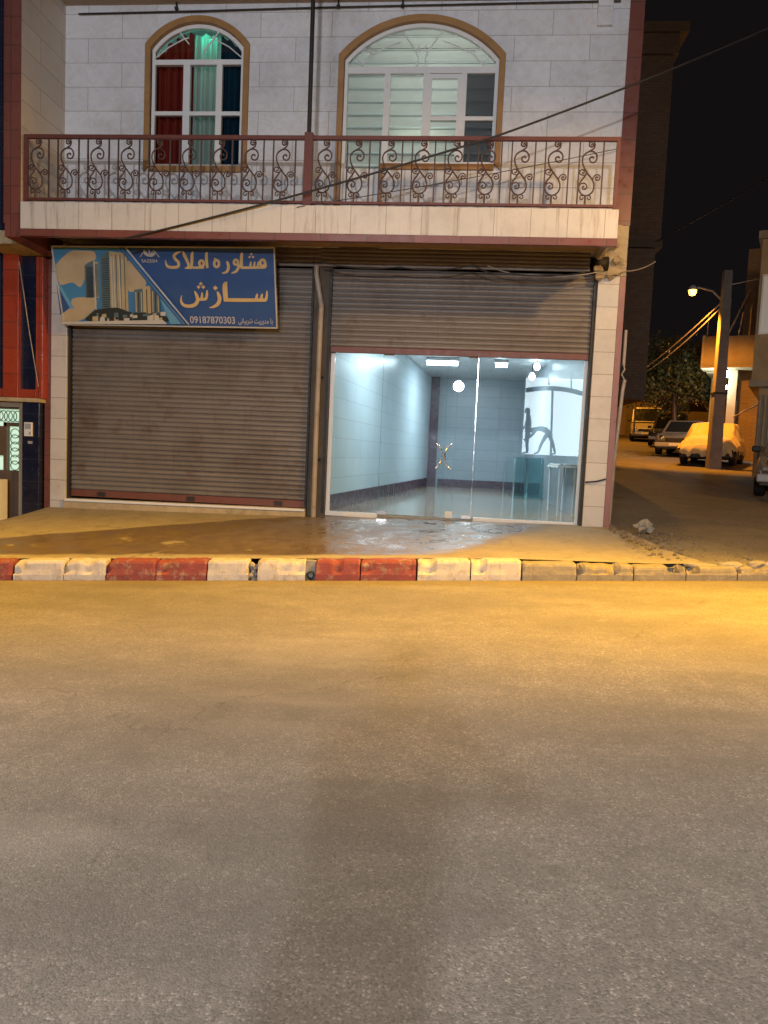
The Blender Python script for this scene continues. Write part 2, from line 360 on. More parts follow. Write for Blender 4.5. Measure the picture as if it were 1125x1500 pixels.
# ------------------------------------------------------------------ ground
def zf(x):      # pavement level along the shop fronts
    if x < -6.15: return max(.302-.36*(-6.15-x), -.12)
    return .302+.0165*(min(x, 2.3)+6.15)
m = MB(); m.add([road_pt(-60, .05), road_pt(60, .05), road_pt(60, -45), road_pt(-60, -45)], [(0, 3, 2, 1)])
tag(m.build('road', m_road), kind='structure')
def walk(u, v):
    xe = 2.36+.12*noise.noise((v*5, 3, 1))+.05*noise.noise((v*17, 5, 1))+.42*(1-v)**2; x = -14+u*(14+(xe if u > .9 else 2.36)); k = .16+.0; y0 = ky(x)+k; y = y0+(0.25-y0)*v
    zk = kz(x)+.213-.055*min(1, max(0, (x-.6)/1.6)); z = zk+(zf(x)-zk)*min(1, v*1.07)
    z += (noise.noise((x*1.1, y*1.1, 0))*.012+noise.noise((x*4, y*4, 3))*.004)*math.sin(min(1, max(0, v))*PI)
    return (x, y, z)
m = MB(); m.grid(walk, 150, 40); tag(m.build('pavement', m_walk), kind='structure')
def alley_z(x, y):
    k0 = ky(x)+.16; zk = kz(x)+.142
    if y <= 0: z = zk+(.44-zk)*(y-k0)/(0-k0)
    else: z = .44+.066*y
    return z+noise.noise((x*.8, y*.8, 5))*.02+noise.noise((x*3, y*3, 1))*.008
def alley(u, v):
    x = 2.24+(u**1.6)*40; y0 = ky(x)+.14; y = y0+(v**2)*(62-y0); return (x, y, alley_z(x, y)-.03*max(0, 1-abs(x-2.3)/.5))
m = MB(); m.grid(alley, 60, 110); tag(m.build('alley_road', m_alley), kind='structure')
# ground under and behind the buildings
m = MB(); m.add([(-60, 0, -.6), (60, 0, -.6), (60, 90, -.6), (-60, 90, -.6)], [(0, 1, 2, 3)]); tag(m.build('ground', m_conc), kind='structure')

# kerb stones
def kerb_stone(s0, s1, mat, label, h=.215, rnd=0):
    m = MB(); n = 22; g = .003; rg = random.Random(rnd); wild = 3. if h < .2 else 1.
    prof = [(.0, -.05), (-.004, .06), (.0, h*.55), (.003, h-.035), (.012, h-.012), (.034, h), (.17, h+.004), (.17, -.05)]
    vs = []; k = len(prof)
    for i in range(n+1):
        s = s0+g+(s1-s0-2*g)*i/n
        for t, z in prof:
            e = min(i, n-i)/n; chip = max(0, noise.noise((s*5.3, rnd*1.7, 2))-.12)*.11*wild*(1 if .09 < z else 0)*(1 if t < .1 else .3)+(.012 if e < .04 and z > .09 else 0)
            q = .007*noise.noise((s*8, z*14, t*9+rnd)); p = KO+KD*s+KN*(t+q+chip*.7*(1 if t < .1 else 0)); vs.append((p.x, p.y, .0445*s+z-chip+.005*noise.noise((s*6, 1, t*9))*(z > 0)))
    fs = [(i*k+j, (i+1)*k+j, (i+1)*k+j+1, i*k+j+1) for i in range(n) for j in range(k-1)]
    fs += [tuple(range(k)), tuple(range(n*k+k-1, n*k-1, -1))]
    m.add(vs, fs); return tag(m.build('kerb_stone', mat), label, 'kerb stone', 'kerb stones along the road edge')
U = 7.75/1083
def S_(px): return (px-562.5)*U
KB = [(-95, 15, m_kred, 'red kerb stone cut off by the left edge of the photo'),
      (17, 92, m_kwhite, 'stained white kerb stone next to the red stone at the left edge'),
      (92, 154, m_kwhite, 'white kerb stone just left of the longest pair of red stones'),
      (155, 228, m_kred, 'red kerb stone below the left half of the closed shutter, left of its red pair'),
      (228, 304, m_kred, 'red kerb stone below the closed shutter, right of its red pair'),
      (305, 366, m_kwhite, 'white kerb stone with a broken dark right end'),
      (379, 450, m_kwhite, 'white kerb stone between the broken gap and the drain hole'),
      (465, 531, m_kred, 'red kerb stone just right of the dark drain hole'),
      (532, 614, m_kred, 'scuffed red kerb stone next to the yellowish white stones'),
      (616, 694, m_kwhite, 'yellowish white kerb stone just right of the last red stone'),
      (695, 769, m_kwhite, 'last painted white kerb stone before the broken yellow kerb'),
      (771, 851, m_kplain, 'bare cracked kerb stone with a chipped sloping top'),
      (852, 935, m_kplain, 'bare kerb stone below the shop corner pillar'),
      (936, 1012, m_kplain, 'bare kerb stone below the alley mouth, left of the rubble end'),
      (1013, 1088, m_kplain, 'bare kerb stone below the broken rubble at the alley mouth'),
      (1089, 1215, m_kplain, 'bare kerb stone cut off by the right edge, brightest under the lamp')]
m = MB()
for a, b in ((-40, S_(-96)), (S_(1216), 40)):
    A_, B_ = KO+KD*a, KO+KD*b; bt = []; tp = []
    for q, sv in ((A_, a), (B_, b)):
        for t in (0, .17): v = q+KN*t; bt.append((v.x, v.y, .0445*sv-.05)); tp.append((v.x, v.y, .0445*sv+(.215 if a < 0 else .14)))
    m.hexa([bt[0], bt[2], bt[3], bt[1]], [tp[0], tp[2], tp[3], tp[1]])
tag(m.build('kerb', m_kplain), kind='structure')
for i, (a, b, mt, lb) in enumerate(KB):
    kerb_stone(S_(a), S_(b), mt, lb, .215 if a < 770 else (.185, .165, .15, .14, .14)[min(4, i-11)], i)
for a, b, nm, lb in ((366, 379, 'kerb_rubble', 'dark broken mortar filling the gap between two white kerb stones'),):
    m = MB(); rg = random.Random(5)
    for q in range(14):
        s = S_(a)+.015+rg.random()*(S_(b)-S_(a)-.03); t = .03+rg.random()*.08; z = rg.random()*.16
        c = KO+KD*s+KN*t; r = .02+rg.random()*.02
        m.lathe([(0, -r), (r*.8, -r*.5), (r, 0), (r*.7, r*.6), (0, r)], (c.x, c.y, .0445*s+z), 6, smooth=False)
    tag(m.build(nm, m_conc), lb, 'rubble')
# drain pipe mouth in the kerb gap
s = S_(457); c = KO+KD*s+KN*.02; t = thing('drain_outlet', 'round black drain pipe mouth in the gap left of a red kerb stone', 'drain', (c.x, c.y, .0445*s))
m = MB(); m.lathe([(.03, 0), (.042, 0), (.042, .12), (.03, .12), (.03, 0)], (c.x, c.y, .0445*s+.05), 14, axis='y'); m.build('pipe', m_black, t)
m = MB(); c2 = c+KN*.05
m.box(c2.x-.05, c2.x+.05, c2.y, c2.y+.1, .0445*s-.03, .0445*s+.2); m.build('mortar_bed', m_conc, t)

# ------------------------------------------------------------------ main building
B = thing('shop_building', 'white tiled two storey building with a balcony above two roller shutter shops', 'building', (-2, 0, .37))
def arch(xl, xr, zb, zs, rise, n=28, zb2=None):
    w = (xr-xl)/2; R = (w*w+rise*rise)/(2*rise); cx = (xl+xr)/2; cz = zs+rise-R; a0 = math.asin(w/R)
    pts = [(xl, zb)]+[(cx+R*math.sin(-a0+2*a0*i/n), cz+R*math.cos(-a0+2*a0*i/n)) for i in range(n+1)]+[(xr, zb if zb2 is None else zb2)]
    return pts
def archz(xl, xr, zs, rise):
    w = (xr-xl)/2; R = (w*w+rise*rise)/(2*rise); cx = (xl+xr)/2; cz = zs+rise-R
    return lambda x: cz+math.sqrt(max(0, R*R-(x-cx)**2))
W1 = (-4.66, -3.29, 5.36, 7.0, .345); W2 = (-1.84, .32, 5.42, 6.84, .49)
WT = 8.4
def wall_piece():
    m = MB(); y0, y1 = 0., .24
    def strips(x0, x1, zlo, zhi): m.box(x0, x1, y0, y1, zlo, zhi)
    strips(-5.96, W1[0], 4.25, WT); strips(W1[1], W2[0], 4.25, WT); strips(W2[1], 2.03, 4.25, WT)
    strips(W1[0], W1[1], 4.25, W1[2]); strips(-1.24, W2[1], 4.25, W2[2])
    for w in (W1, W2):
        fz0 = archz(w[0], w[1], w[3], w[4]); fz = lambda x: fz0(x)+.035; n = 28
        for i in range(n):
            a = w[0]+(w[1]-w[0])*i/n; b = w[0]+(w[1]-w[0])*(i+1)/n
            m.add([(a, y0, fz(a)), (b, y0, fz(b)), (b, y0, WT), (a, y0, WT), (a, y1, fz(a)), (b, y1, fz(b))], [(0, 1, 2, 3), (0, 4, 5, 1)])
    return m
wall_piece().build('upper_wall', m_tile, B)
m = MB(); m.box(-6.18, -5.96, -1.1, .24, 4.02, WT, 1); 
m.add([(-5.958, -1.098, 4.47), (-5.958, 0, 4.47), (-5.958, 0, WT), (-5.958, -1.098, WT)], [(0, 1, 2, 3)], 0)
m.build('wing_wall', [m_side, m_brown], B)
m = MB(); m.box(2.03, 2.225, -.012, .24, 4.62, WT); m.build('corner_strip', m_brown, B)
# side wall, back wall, roof
m = MB(); m.box(2.05, 2.22, .25, 12.4, .2, WT); m.box(-6.18, -6.02, .25, 12.4, .2, WT); m.box(-6.02, 2.05, 12.2, 12.4, .2, WT); m.build('rear_wall', m_plaster, B)
m = MB(); m.box(-6.18, 2.22, 0.0, 12.4, WT+.003, WT+.25); m.build('roof', m_conc, B)
m = MB(); m.box(-5.955, 1.95, -1.15, -.003, 7.60, 7.95); m.build('upper_balcony_slab', m_soffit, B)
# balcony
m = MB(); m.box(-5.955, 1.84, -1.09, -.003, 4.26, 4.45); m.build('balcony_slab', m_soffit, B)
m = MB(); m.box(-5.952, 1.85, -1.115, -1.06, 4.125, 4.475); m.box(1.80, 1.849, -1.06, -.02, 4.125, 4.474); m.build('balcony_fascia', m_fascia, B, .003)
m = MB(); m.box(-5.953, 1.856, -1.125, -1.04, 4.03, 4.123); m.build('balcony_trim', m_brown, B, .003)
# ground-floor pillars
m = MB(); m.box(-6.13, -5.885, -.02, .3, .2, 4.25); m.build('left_pillar', m_pillar, B, .004)
m = MB(); m.box(-6.225, -6.132, -.015, .3, .1, 4.0); m.build('pillar_edge', m_brown, B)
m = MB(); m.box(-2.17, -1.9, .06, .3, .2, 4.25); m.build('middle_pillar', pm('dark_brown_plaster', (.10, .078, .06), .8, .35, 4., bump=.3, dirt=.4), B)  # dark brown base colour with some dirt
m = MB(); m.box(1.845, 2.135, -.02, .3, .2, 3.93); m.build('right_pillar', m_pillar, B, .004)
m = MB(); m.box(2.137, 2.222, -.014, .3, .2, 3.935); m.build('pillar_edge', pm('dusty_plum_tile', (.27, .13, .12), .35, .2, 3., dirt=.2), B, .003)
# broken plaster above the right pillar
m = MB(); rg = random.Random(3)
def rough_block(x0, x1, y0, y1, z0, z1, n=7, amp=.02):
    def fn(u, v):
        x = x0+(x1-x0)*u; z = z0+(z1-z0)*v
        return (x, y0+noise.noise((x*9, 2, z*9))*amp*2, z)
    m.grid(fn, n*2, n*3, 0, False); m.box(x0, x1, y0+.04, y1, z0, z1)
rough_block(1.86, 2.215, -.01, .25, 3.935, 4.62); m.build('broken_plaster', m_plaster, B)
for q in range(9):
    m = MB(); x = 1.72+rg.random()*.42; z = 3.9+rg.random()*.5; r = .03+rg.random()*.05
    m.lathe([(0, -r), (r*.9, -r*.4), (r, .2*r), (r*.5, r*.8), (0, r)], (x, -.03-rg.random()*.05, z), 5, smooth=False); m.build('mortar_lump', m_plaster, B)
m = MB(); m.box(-5.885, 1.86, .35, .6, 2.9, 4.25); m.build('lintel_beam', m_dark, B)

# roller shutters
def corrug(x0, x1, z0, z1, y, pitch=.0715, amp=.017):
    m = MB(); nz = int(round((z1-z0)/pitch)); prof = []
    for i in range(nz):
        for f, d in ((0., .0), (.12, -.75), (.35, -1.), (.6, -.8), (.86, -.12), (.93, .35)):
            prof.append((z0+(i+f)*(z1-z0)/nz, y+amp*d))
    prof.append((z1, y)); vs = []; fs = []; nx = 36
    for z, yy in prof:
        for i in range(nx+1):
            x = x0+(x1-x0)*i/nx; vs.append((x, yy+noise.noise((x*1.3, z*1.7, 4))*.010+noise.noise((x*5, z*9, 8))*.0035, z))
    for j in range(len(prof)-1):
        for i in range(nx): a = j*(nx+1)+i; fs.append((a, a+1, a+nx+2, a+nx+1))
    m.add(vs, fs, 0, True); return m
sh = corrug(-5.84, -2.2, .585, 3.97, .09).build('roller_shutter', m_shut, B); sh['label'] = 'fully closed dusty roller shutter'
m = MB(); m.box(-5.84, -2.2, .07, .11, .48, .583); m.build('bottom_bar', m_rust, sh, .006)
for lx in (-5.35, -3.95, -2.6): m = MB(); m.box(lx-.06, lx+.06, .055, .069, .50, .56); m.build('lock_plate', m_dark, sh, .004)
for a, b in ((-5.885, -5.842), (-2.198, -2.168)): m = MB(); m.box(a, b, .02, .14, .41, 4.2); m.build('guide_rail', m_dark, sh)
corrug(-5.88, -2.075, 3.985, 4.25, .02, .06, .01).build('shutter_housing', m_shut, sh)
m = MB(); m.hexa([(-5.9, -.05, .2), (-2.17, -.05, .2), (-2.17, .2, .2), (-5.9, .2, .2)], [(-5.9, -.05, .405), (-2.17, -.05, .435), (-2.17, .2, .435), (-5.9, .2, .405)]); m.build('shutter_plinth', m_plaster, B, .006)
m = MB(); m.hexa([(-5.88, -.065, .407), (-2.175, -.065, .437), (-2.175, .15, .437), (-5.88, .15, .407)], [(-5.88, -.065, .445), (-2.175, -.065, .472), (-2.175, .15, .472), (-5.88, .15, .445)]); m.build('shutter_sill', m_white, B, .004)
sh = corrug(-1.9, 1.8, 2.87, 3.97, .09).build('roller_shutter', m_shut, B); sh['label'] = 'dusty roller shutter raised above the glass shop front'
m = MB(); m.box(-1.9, 1.8, .07, .115, 2.78, 2.868); m.build('bottom_bar', m_rust, sh, .006)
for a, b in ((-1.945, -1.902), (1.802, 1.843)): m = MB(); m.box(a, b, .02, .14, .43, 4.2); m.build('guide_rail', m_dark, sh)
corrug(-2.07, 1.72, 3.985, 4.25, .0, .055, .01).build('shutter_housing', m_shut, sh)
m = MB(); m.lathe([(0, -.02), (.08, -.02), (.10, .02), (.10, .16), (0, .16)], (1.8, -.02, 4.09), 16, axis='x'); m.build('shutter_drum', m_dark, sh)

# glass shop front
gf = MB(); gf.box(-1.9, -1.845, .15, .21, .42, 2.9); gf.box(1.765, 1.80, .15, .21, .44, 2.9); gf.box(-1.845, 1.765, .15, .22, 2.83, 2.9)
GF = gf.build('shop_front_frame', m_white, B, .004)
m = MB(); m.box(-1.9, -1.12, .13, .24, .38, .445); m.build('sill', m_white, GF, .004); m = MB(); m.box(.3, 1.8, .13, .24, .395, .46); m.build('sill', m_white, GF, .004)
m = MB(); m.box(-1.12, .3, .14, .24, .36, .415); m.build('threshold', m_conc, B)
def pane(x0, x1, zb, label):
    m = MB(); m.box(x0+.003, x1-.003, .176, .184, zb, 2.828); o = m.build('glass_pane', m_glass, B); o['label'] = label; return o
pane(-1.845, -1.12, .446, 'fixed glass pane at the left end of the shop front')
d1 = pane(-1.12, -.175, .425, 'left glass door leaf with a curved chrome handle')
d2 = pane(-.175, .26, .425, 'right glass door leaf with a curved chrome handle')
pane(.26, 1.765, .461, 'wide fixed glass pane at the right end of the shop front')
m = MB(); m.box(.255, .265, .168, .192, .46, 2.83); m.build('glass_edge', m_chrome, B)
for x in (-1.12, -.175): m = MB(); m.box(x-.0035, x+.0035, .17, .19, .45, 2.826); m.build('glass_edge', m_cyan, B)
def fit(x, z, w, h, par): m = MB(); m.box(x-w/2, x+w/2, .165, .195, z-h/2, z+h/2); m.build('patch_fitting', m_chrome, par, .004)
fit(-1.06, .46, .15, .06, d1); fit(-1.04, 2.8, .15, .055, d1); fit(.19, .46, .14, .06, d2); fit(.19, 2.8, .14, .055, d2)
m = MB(); m.box(-.12, -.01, .162, .198, .43, .53); lk = m.build('floor_lock', m_plastic, d2, .006)
def cshape(sg):
    pts = []
    for i in range(17):
        a = -1.15+2.3*i/16; pts.append((-.18+sg*(.175-.155*math.cos(a)), .12-.0, 1.34+.2*math.sin(a)))
    m = MB(); m.tube(pts, .013, 8)
    for q in (4, 12): p = pts[q]; m.tube([(p[0], .12, p[2]), (p[0], .176, p[2])], .009, 6)
    return m
cshape(-1).build('handle', m_chrome, d1); cshape(1).build('handle', m_chrome, d2)

# shop interior
LW0, LW1 = (-1.89, .25), (-.78, 11.2)
def lwx(y): return LW0[0]+(LW1[0]-LW0[0])*(y-LW0[1])/(LW1[1]-LW0[1])
m = MB(); m.hexa([(-2.0, .25, .3), (LW0[0], .25, .3), (LW1[0], 11.2, .3), (-1.3, 11.2, .3)], [(-2.0, .25, 3.7), (LW0[0], .25, 3.7), (LW1[0], 11.2, 3.7), (-1.3, 11.2, 3.7)]); m.build('shop_side_wall', m_int, B)
m = MB(); m.hexa([(LW0[0], .26, .44), (LW0[0]+.015, .26, .44), (LW1[0]+.015, 11.2, .44), (LW1[0], 11.2, .44)], [(LW0[0], .26, .68), (LW0[0]+.015, .26, .68), (LW1[0]+.015, 11.2, .68), (LW1[0], 11.2, .68)]); m.build('skirting', m_plum, B)
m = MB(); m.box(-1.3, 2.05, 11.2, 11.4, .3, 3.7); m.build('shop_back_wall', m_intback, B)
m = MB(); m.box(-.5, 2.04, 11.17, 11.197, .44, .66); m.build('skirting', m_plum, B)
m = MB(); m.box(-.84, -.56, 10.9, 11.19, .44, 3.7); m.build('corner_pier', m_plum, B)
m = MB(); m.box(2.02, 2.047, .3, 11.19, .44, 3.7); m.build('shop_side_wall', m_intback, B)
m = MB(); m.box(-1.99, 2.05, .245, 11.2, .3, .438); m.build('shop_floor', m_floor, B)
m = MB(); m.box(-1.99, 2.05, .62, 11.2, 3.6, 3.75); m.build('shop_ceiling', m_white, B)
m_tube = emit('lit_tube', (.80, .96, 1.), 22.)
def tube_light(x, y, z, w, label):
    t = thing('ceiling_light', label, 'ceiling light', (x, y, z), 'lights on the shop ceiling')
    m = MB(); m.box(x-w/2-.03, x+w/2+.03, y-.09, y+.09, z+.05, z+.12); m.build('housing', m_white, t, .008)
    m = MB(); m.tube([(x-w/2, y, z), (x-w/2*.9, y, z), (x+w/2*.9, y, z), (x+w/2, y, z)], .045, 12); m.build('tube', m_tube, t)
    return t
tube_light(-.42, 6.6, 3.47, .72, 'long lit tube light on the shop ceiling above the glass doors')
tube_light(.94, 6.7, 3.48, .26, 'short lit tube light on the shop ceiling just right of the glass door seam')
for x, y, z, lb in ((1.74, 6.6, 3.46, 'upper bare bulb hanging at the right end of the shop ceiling'), (1.70, 7.2, 3.30, 'lower bare bulb hanging at the right end of the shop ceiling')):
    t = thing('hanging_bulb', lb, 'bulb', (x, y, z), 'bulbs at the right of the shop')
    m = MB(); m.lathe([(0, -.08), (.05, -.06), (.075, 0), (.05, .06), (.02, .09)], (x, y, z), 14); m.build('bulb', m_tube, t)
    m = MB(); m.tube([(x, y, z+.08), (x, y, 3.6)], .012, 6); m.build('cord', m_cable, t)
# (two more panels deeper and nearer the front, above the shutter line)
lamp('shop_front_panel', 'AREA', (-.3, 2.2, 3.55), 112, (.88, .98, 1.), target=(-.5, 2.4, 0), size=(1.2, .3))
lamp('shop_rear_panel', 'AREA', (.4, 7.6, 3.55), 138, (.86, .96, 1.), target=(.4, 8.0, 0), size=(1.2, .3))
# furniture in the shop
t = thing('glass_counter', 'cyan tinted glass counter standing along the right wall of the lit shop', 'counter', (1.7, 9, .44))
m = MB(); m.box(1.36, 2.0, 6.6, 10.2, .46, 1.36); m.build('glass_body', m_cyan, t)
m = MB(); m.box(1.34, 2.01, 6.58, 10.22, 1.362, 1.39); m.build('glass_top', m_cyan, t)
for x in (1.37, 1.98):
    for y in (6.62, 10.18): m = MB(); m.box(x-.015, x+.015, y-.015, y+.015, .44, 1.36); m.build('corner_post', m_chrome, t)
t = thing('worktable', 'white covered table standing by the right glass pane inside the shop', 'table', (1.85, 2.2, .44))
m = MB(); m.box(1.68, 2.01, 1.6, 3.0, 1.24, 1.28); m.build('tabletop', m_plastic, t)
def tcl(u, v): return (1.665+.34*u, 1.58+1.45*v, 1.292+.012*noise.noise((u*5, v*8, 0))-.06*max(0, .12-u)*8)
m = MB(); m.grid(tcl, 12, 24); m.build('table_cover', m_cloth, t)
for x in (1.72, 1.97):
    for y in (1.66, 2.94):
        m = MB(); m.tube([(x, y, .44), (x, y, 1.24)], .018, 8); m.build('leg', m_white, t)

# arched windows
def offs(w, d): return (w[0]-d, w[1]+d, w[2]-d, w[3]+d*.6, w[4]+d*.45)
def window_base(name, label, w, outer=.082, trimdoor=None):
    o = offs(w, outer)
    ao = arch(o[0], o[1], o[2] if trimdoor is None else 4.46, o[3], o[4], zb2=o[2]); ai = arch(w[0], w[1], w[2] if trimdoor is None else 4.46, w[3], w[4], zb2=w[2])
    m = MB(); m.band(ao, ai, -.045, .06)
    if trimdoor is None: m.box(w[0], w[1], -.04, .05, w[2]-outer, w[2]-.002)
    else:
        m.box(trimdoor, w[1], -.04, .05, w[2]-outer, w[2]-.002); m.box(trimdoor-.04, trimdoor-.002, -.04, .05, 4.46, w[2]-.002)
    f = MB(); fi = (w[0]+.05, w[1]-.05, w[2]+.05, w[3]-.03, w[4]-.022)
    f.band(arch(w[0]+.002, w[1]-.002, w[2] if trimdoor is None else 4.46, w[3]-.002, w[4], zb2=w[2]), arch(fi[0], fi[1], w[2] if trimdoor is None else 4.46, fi[3], fi[4], zb2=w[2]), .03, .09)
    return m, f, fi
trim, fr, fi = window_base('arched_window', '', W1)
fr.box(fi[0], fi[1], .03, .09, W1[2], W1[2]+.045)
fr.box(fi[0], fi[1], .028, .092, 6.79, 6.86)
for a, b in ((-4.19, -4.09), (-3.70, -3.615)): fr.box(a, b, .029, .091, W1[2]+.046, 6.789)
for a, b in ((fi[0], -4.19), (-4.09, -3.70), (-3.615, fi[1])): fr.box(a, b, .032, .088, 6.09, 6.145)
win = fr.build('arched_window', m_white, B); win['label'] = 'narrow arched window with red, pale and navy curtains'
trim.build('stone_trim', m_ochre, win, .006)
fz = archz(fi[0], fi[1], fi[3], fi[4])
m = MB(); m.prism([(a, b) for a, b in arch(fi[0], fi[1], W1[2]+.02, fi[3], fi[4])], .056, .062); m.build('pane', m_wglass, win)
def fan(cx, cz, R, a0, a1, spokes, r=.008, y=.045, inner=.62):
    m = MB(); arcp = [(cx+R*inner*math.sin(a0+(a1-a0)*i/20), y, cz+R*.0+R*inner*math.cos(a0+(a1-a0)*i/20)) for i in range(21)]
    m.tube(arcp, r, 6); return m
m = MB()
L = [(fi[0]+.0, 6.93), (-4.4, 7.09), (-4.12, 7.21)]; m.tube([(a, .045, b) for a, b in ((-4.60, 6.90), (-4.42, 7.04), (-4.2, 7.15), (-4.12, 7.17))], .009, 6); m.tube([(-4.26, .045, 7.24), (-4.12, .045, 7.08)], .011, 6)
m.tube([(a, .045, b) for a, b in ((-3.35, 6.90), (-3.53, 7.04), (-3.75, 7.15), (-3.83, 7.17))], .009, 6); m.tube([(-3.69, .045, 7.24), (-3.9, .045, 6.97)], .011, 6)
m.build('fan_grille', m_white, win)
def curtain(x0, x1, z0, ztop, y, waves, amp=.03, seed=0):
    m = MB()
    def fn(u, v):
        x = x0+(x1-x0)*u
        zt = ztop(x) if callable(ztop) else ztop
        z = z0+(zt-z0)*v
        return (x, y+amp*1.7*math.sin(u*waves*2*PI+seed+.9*math.sin(u*9))*(1.1-.25*v)+.008*noise.noise((x*9, z*2, seed)), z)
    m.grid(fn, 60, 12); return m
ct = lambda x: fz(min(max(x, fi[0]+.01), fi[1]-.01))+.02
curtain(-4.66, -4.10, 5.37, ct, .19, 5).build('curtain', m_red_c, win)['label'] = 'red curtain'
curtain(-4.12, -3.68, 5.37, ct, .25, 4, .025, 1).build('curtain', m_sheer, win)['label'] = 'pale sheer curtain glowing green at its top'
curtain(-3.71, -3.28, 5.37, ct, .19, 4, .03, 2).build('curtain', m_blue_c, win)['label'] = 'navy curtain'
m = MB(); m.box(-4.9, -3.0, 1.6, 1.7, 4.6, 8.3); m.box(-4.95, -4.9, .26, 1.6, 4.6, 8.3); m.box(-3.0, -2.95, .26, 1.6, 4.6, 8.3); m.box(-4.9, -3.0, .3, 1.6, 4.5, 4.6)
m.build('room_shell', m_int, B)
lamp('green_room_light', 'POINT', (-3.93, .42, 7.30), 4.5, (.02, 1., .62), .05)
lamp('dim_room_light', 'POINT', (-3.95, .95, 6.9), 6, (.85, 1., .9), .15)
# wide window
trim, fr, fi = window_base('arched_window', '', W2, trimdoor=-1.24)
fr.box(-1.24, fi[1], .03, .09, W2[2], W2[2]+.045)
fr.box(fi[0], fi[1], .028, .092, 6.66, 6.75)
for a, b in ((-1.27, -1.185), (-.72, -.64), (-.19, -.115)): fr.box(a, b, .029, .091, W2[2]+.046 if a > -1.2 else 4.47, 6.659)
for a, b in ((-.64, -.19), (-.115, fi[1])): fr.box(a, b, .032, .088, 6.03, 6.085)
fr.box(-.64, -.60, .026, .06, W2[2]+.05, 6.65); fr.box(-.24, -.19, .026, .06, W2[2]+.05, 6.65); fr.box(-.6, -.24, .026, .06, 6.59, 6.65)
fr.box(-1.79, -1.27, .034, .08, 4.47, 5.36)
win = fr.build('arched_window', m_white, B); win['label'] = 'wide arched window with lit pale blinds and a door leaf at its left'
trim.build('stone_trim', m_ochre, win, .006)
fz2 = archz(fi[0], fi[1], fi[3], fi[4])
m = MB(); m.prism([(a, b) for a, b in arch(fi[0], -.0+fi[1], W2[2]+.02, fi[3], fi[4])], .056, .062); m.build('pane', m_wglass, win)
m = MB(); m.box(-.114, fi[1], .070, .074, W2[2]+.046, 6.659); m.build('insect_screen', m_screen, win)
m = MB()
def curl(cx, cz, R, a0, turns, r=.007, y=.045, n=26, sgn=1):
    return [(cx+R*(1-.82*i/n)*math.cos(a0+sgn*turns*2*PI*i/n), y, cz+R*(1-.82*i/n)*math.sin(a0+sgn*turns*2*PI*i/n)) for i in range(n+1)]
for sx in (-1, 1):
    cx = -.76
    m.tube([(cx+sx*.08, .045, 6.76), (cx+sx*.04, .045, 6.86), (cx+sx*.09, .045, 6.98), (cx+sx*.2, .045, 7.12), (cx+sx*.28, .045, 7.22)], .008, 6)
    m.tube([(cx+sx*.30, .045, 7.10), (cx+sx*.5, .045, 7.02), (cx+sx*.72, .045, 6.92), (cx+sx*.86, .045, 6.77)], .009, 6)
    m.tube([(cx+sx*.82, .045, 7.00), (cx+sx*.66, .045, 6.94)], .008, 6)
    m.tube(curl(cx+sx*.07, 7.0, .05, PI/2, 1.2, sgn=sx), .006, 5)
    m.tube(curl(cx+sx*.88, 6.83, .05, PI/2, 1.1, sgn=-sx), .006, 5)
m.build('fan_grille', m_white, win)
def blind():
    m = MB(); z = 5.1; x0, x1 = -1.86, .34; k = 0
    fzz = lambda x: fz2(min(max(x, fi[0]+.01), fi[1]-.01))+.02
    while z < 7.3:
        h = .178
        for (a, b, mt, yy) in ((0, .72, 0, .15), (.72, .80, 1, .158), (.80, .97, 0, .156), (.97, 1., 1, .165)):
            def fn(u, v):
                x = x0+(x1-x0)*u; zz = z+h*(a+(b-a)*v); return (x, yy-.045*math.sin(PI*(a+(b-a)*v))+.003*noise.noise((x*3, zz*5, k)), zz)
            m.grid(fn, 20, 4, mt)
        z += h; k += 1
    return m
blind().build('blind', [m_blind, m_blind2], win)
m = MB(); m.box(-2.2, .6, 2.6, 2.7, 4.6, 8.3); m.box(-2.25, -2.2, .26, 2.6, 4.6, 8.3); m.box(.6, .65, .26, 2.6, 4.6, 8.3); m.box(-2.2, .6, .3, 2.6, 4.5, 4.6)
m.build('room_shell', m_int, B)
lamp('lit_room_light', 'POINT', (-.55, 1.25, 6.9), 58, (.95, 1., .93), .12)
tl = thing('room_light', 'lit tube glowing through the blinds of the wide arched window', 'ceiling light', (-.72, .24, 5.93))
m = MB(); m.tube([(-1.18, .24, 5.9), (-.9, .24, 5.9), (-.72, .24, 5.9), (-.27, .24, 5.9)], [.006, .02, .024, .006], 10); m.build('tube', emit('soft_tube', (.85, 1., .85), 7.), tl)

# balcony railing: posts, rails, bars and scrolls
RY = -1.04
rl = MB(); rl.box(-5.94, 1.83, RY-.025, RY+.025, 5.315, 5.365); RL = rl.build('balcony_railing', m_ironr, B, .004); RL['label'] = 'wrought iron balcony railing with scroll panels'
m = MB(); m.box(-5.94, 1.83, RY-.02, RY+.02, 4.515, 4.55); m.build('bottom_rail', m_ironr, RL, .003)
m = MB(); m.box(-5.94, -5.89, RY-.022, RY+.022, 4.476, 5.314); m.build('end_post', m_ironr, RL)
m = MB(); m.box(1.785, 1.83, RY-.022, RY+.022, 4.476, 5.314); m.build('end_post', m_ironr, RL)
m = MB(); m.box(-2.14, -2.03, RY-.04, RY+.04, 4.476, 5.40); m.build('middle_post', m_ironr, RL, .004)
m = MB(); m.tube([(-2.09, RY, 5.40), (-2.10, RY, 7.6)], .028, 10); m.build('iron_post', m_dark, B)
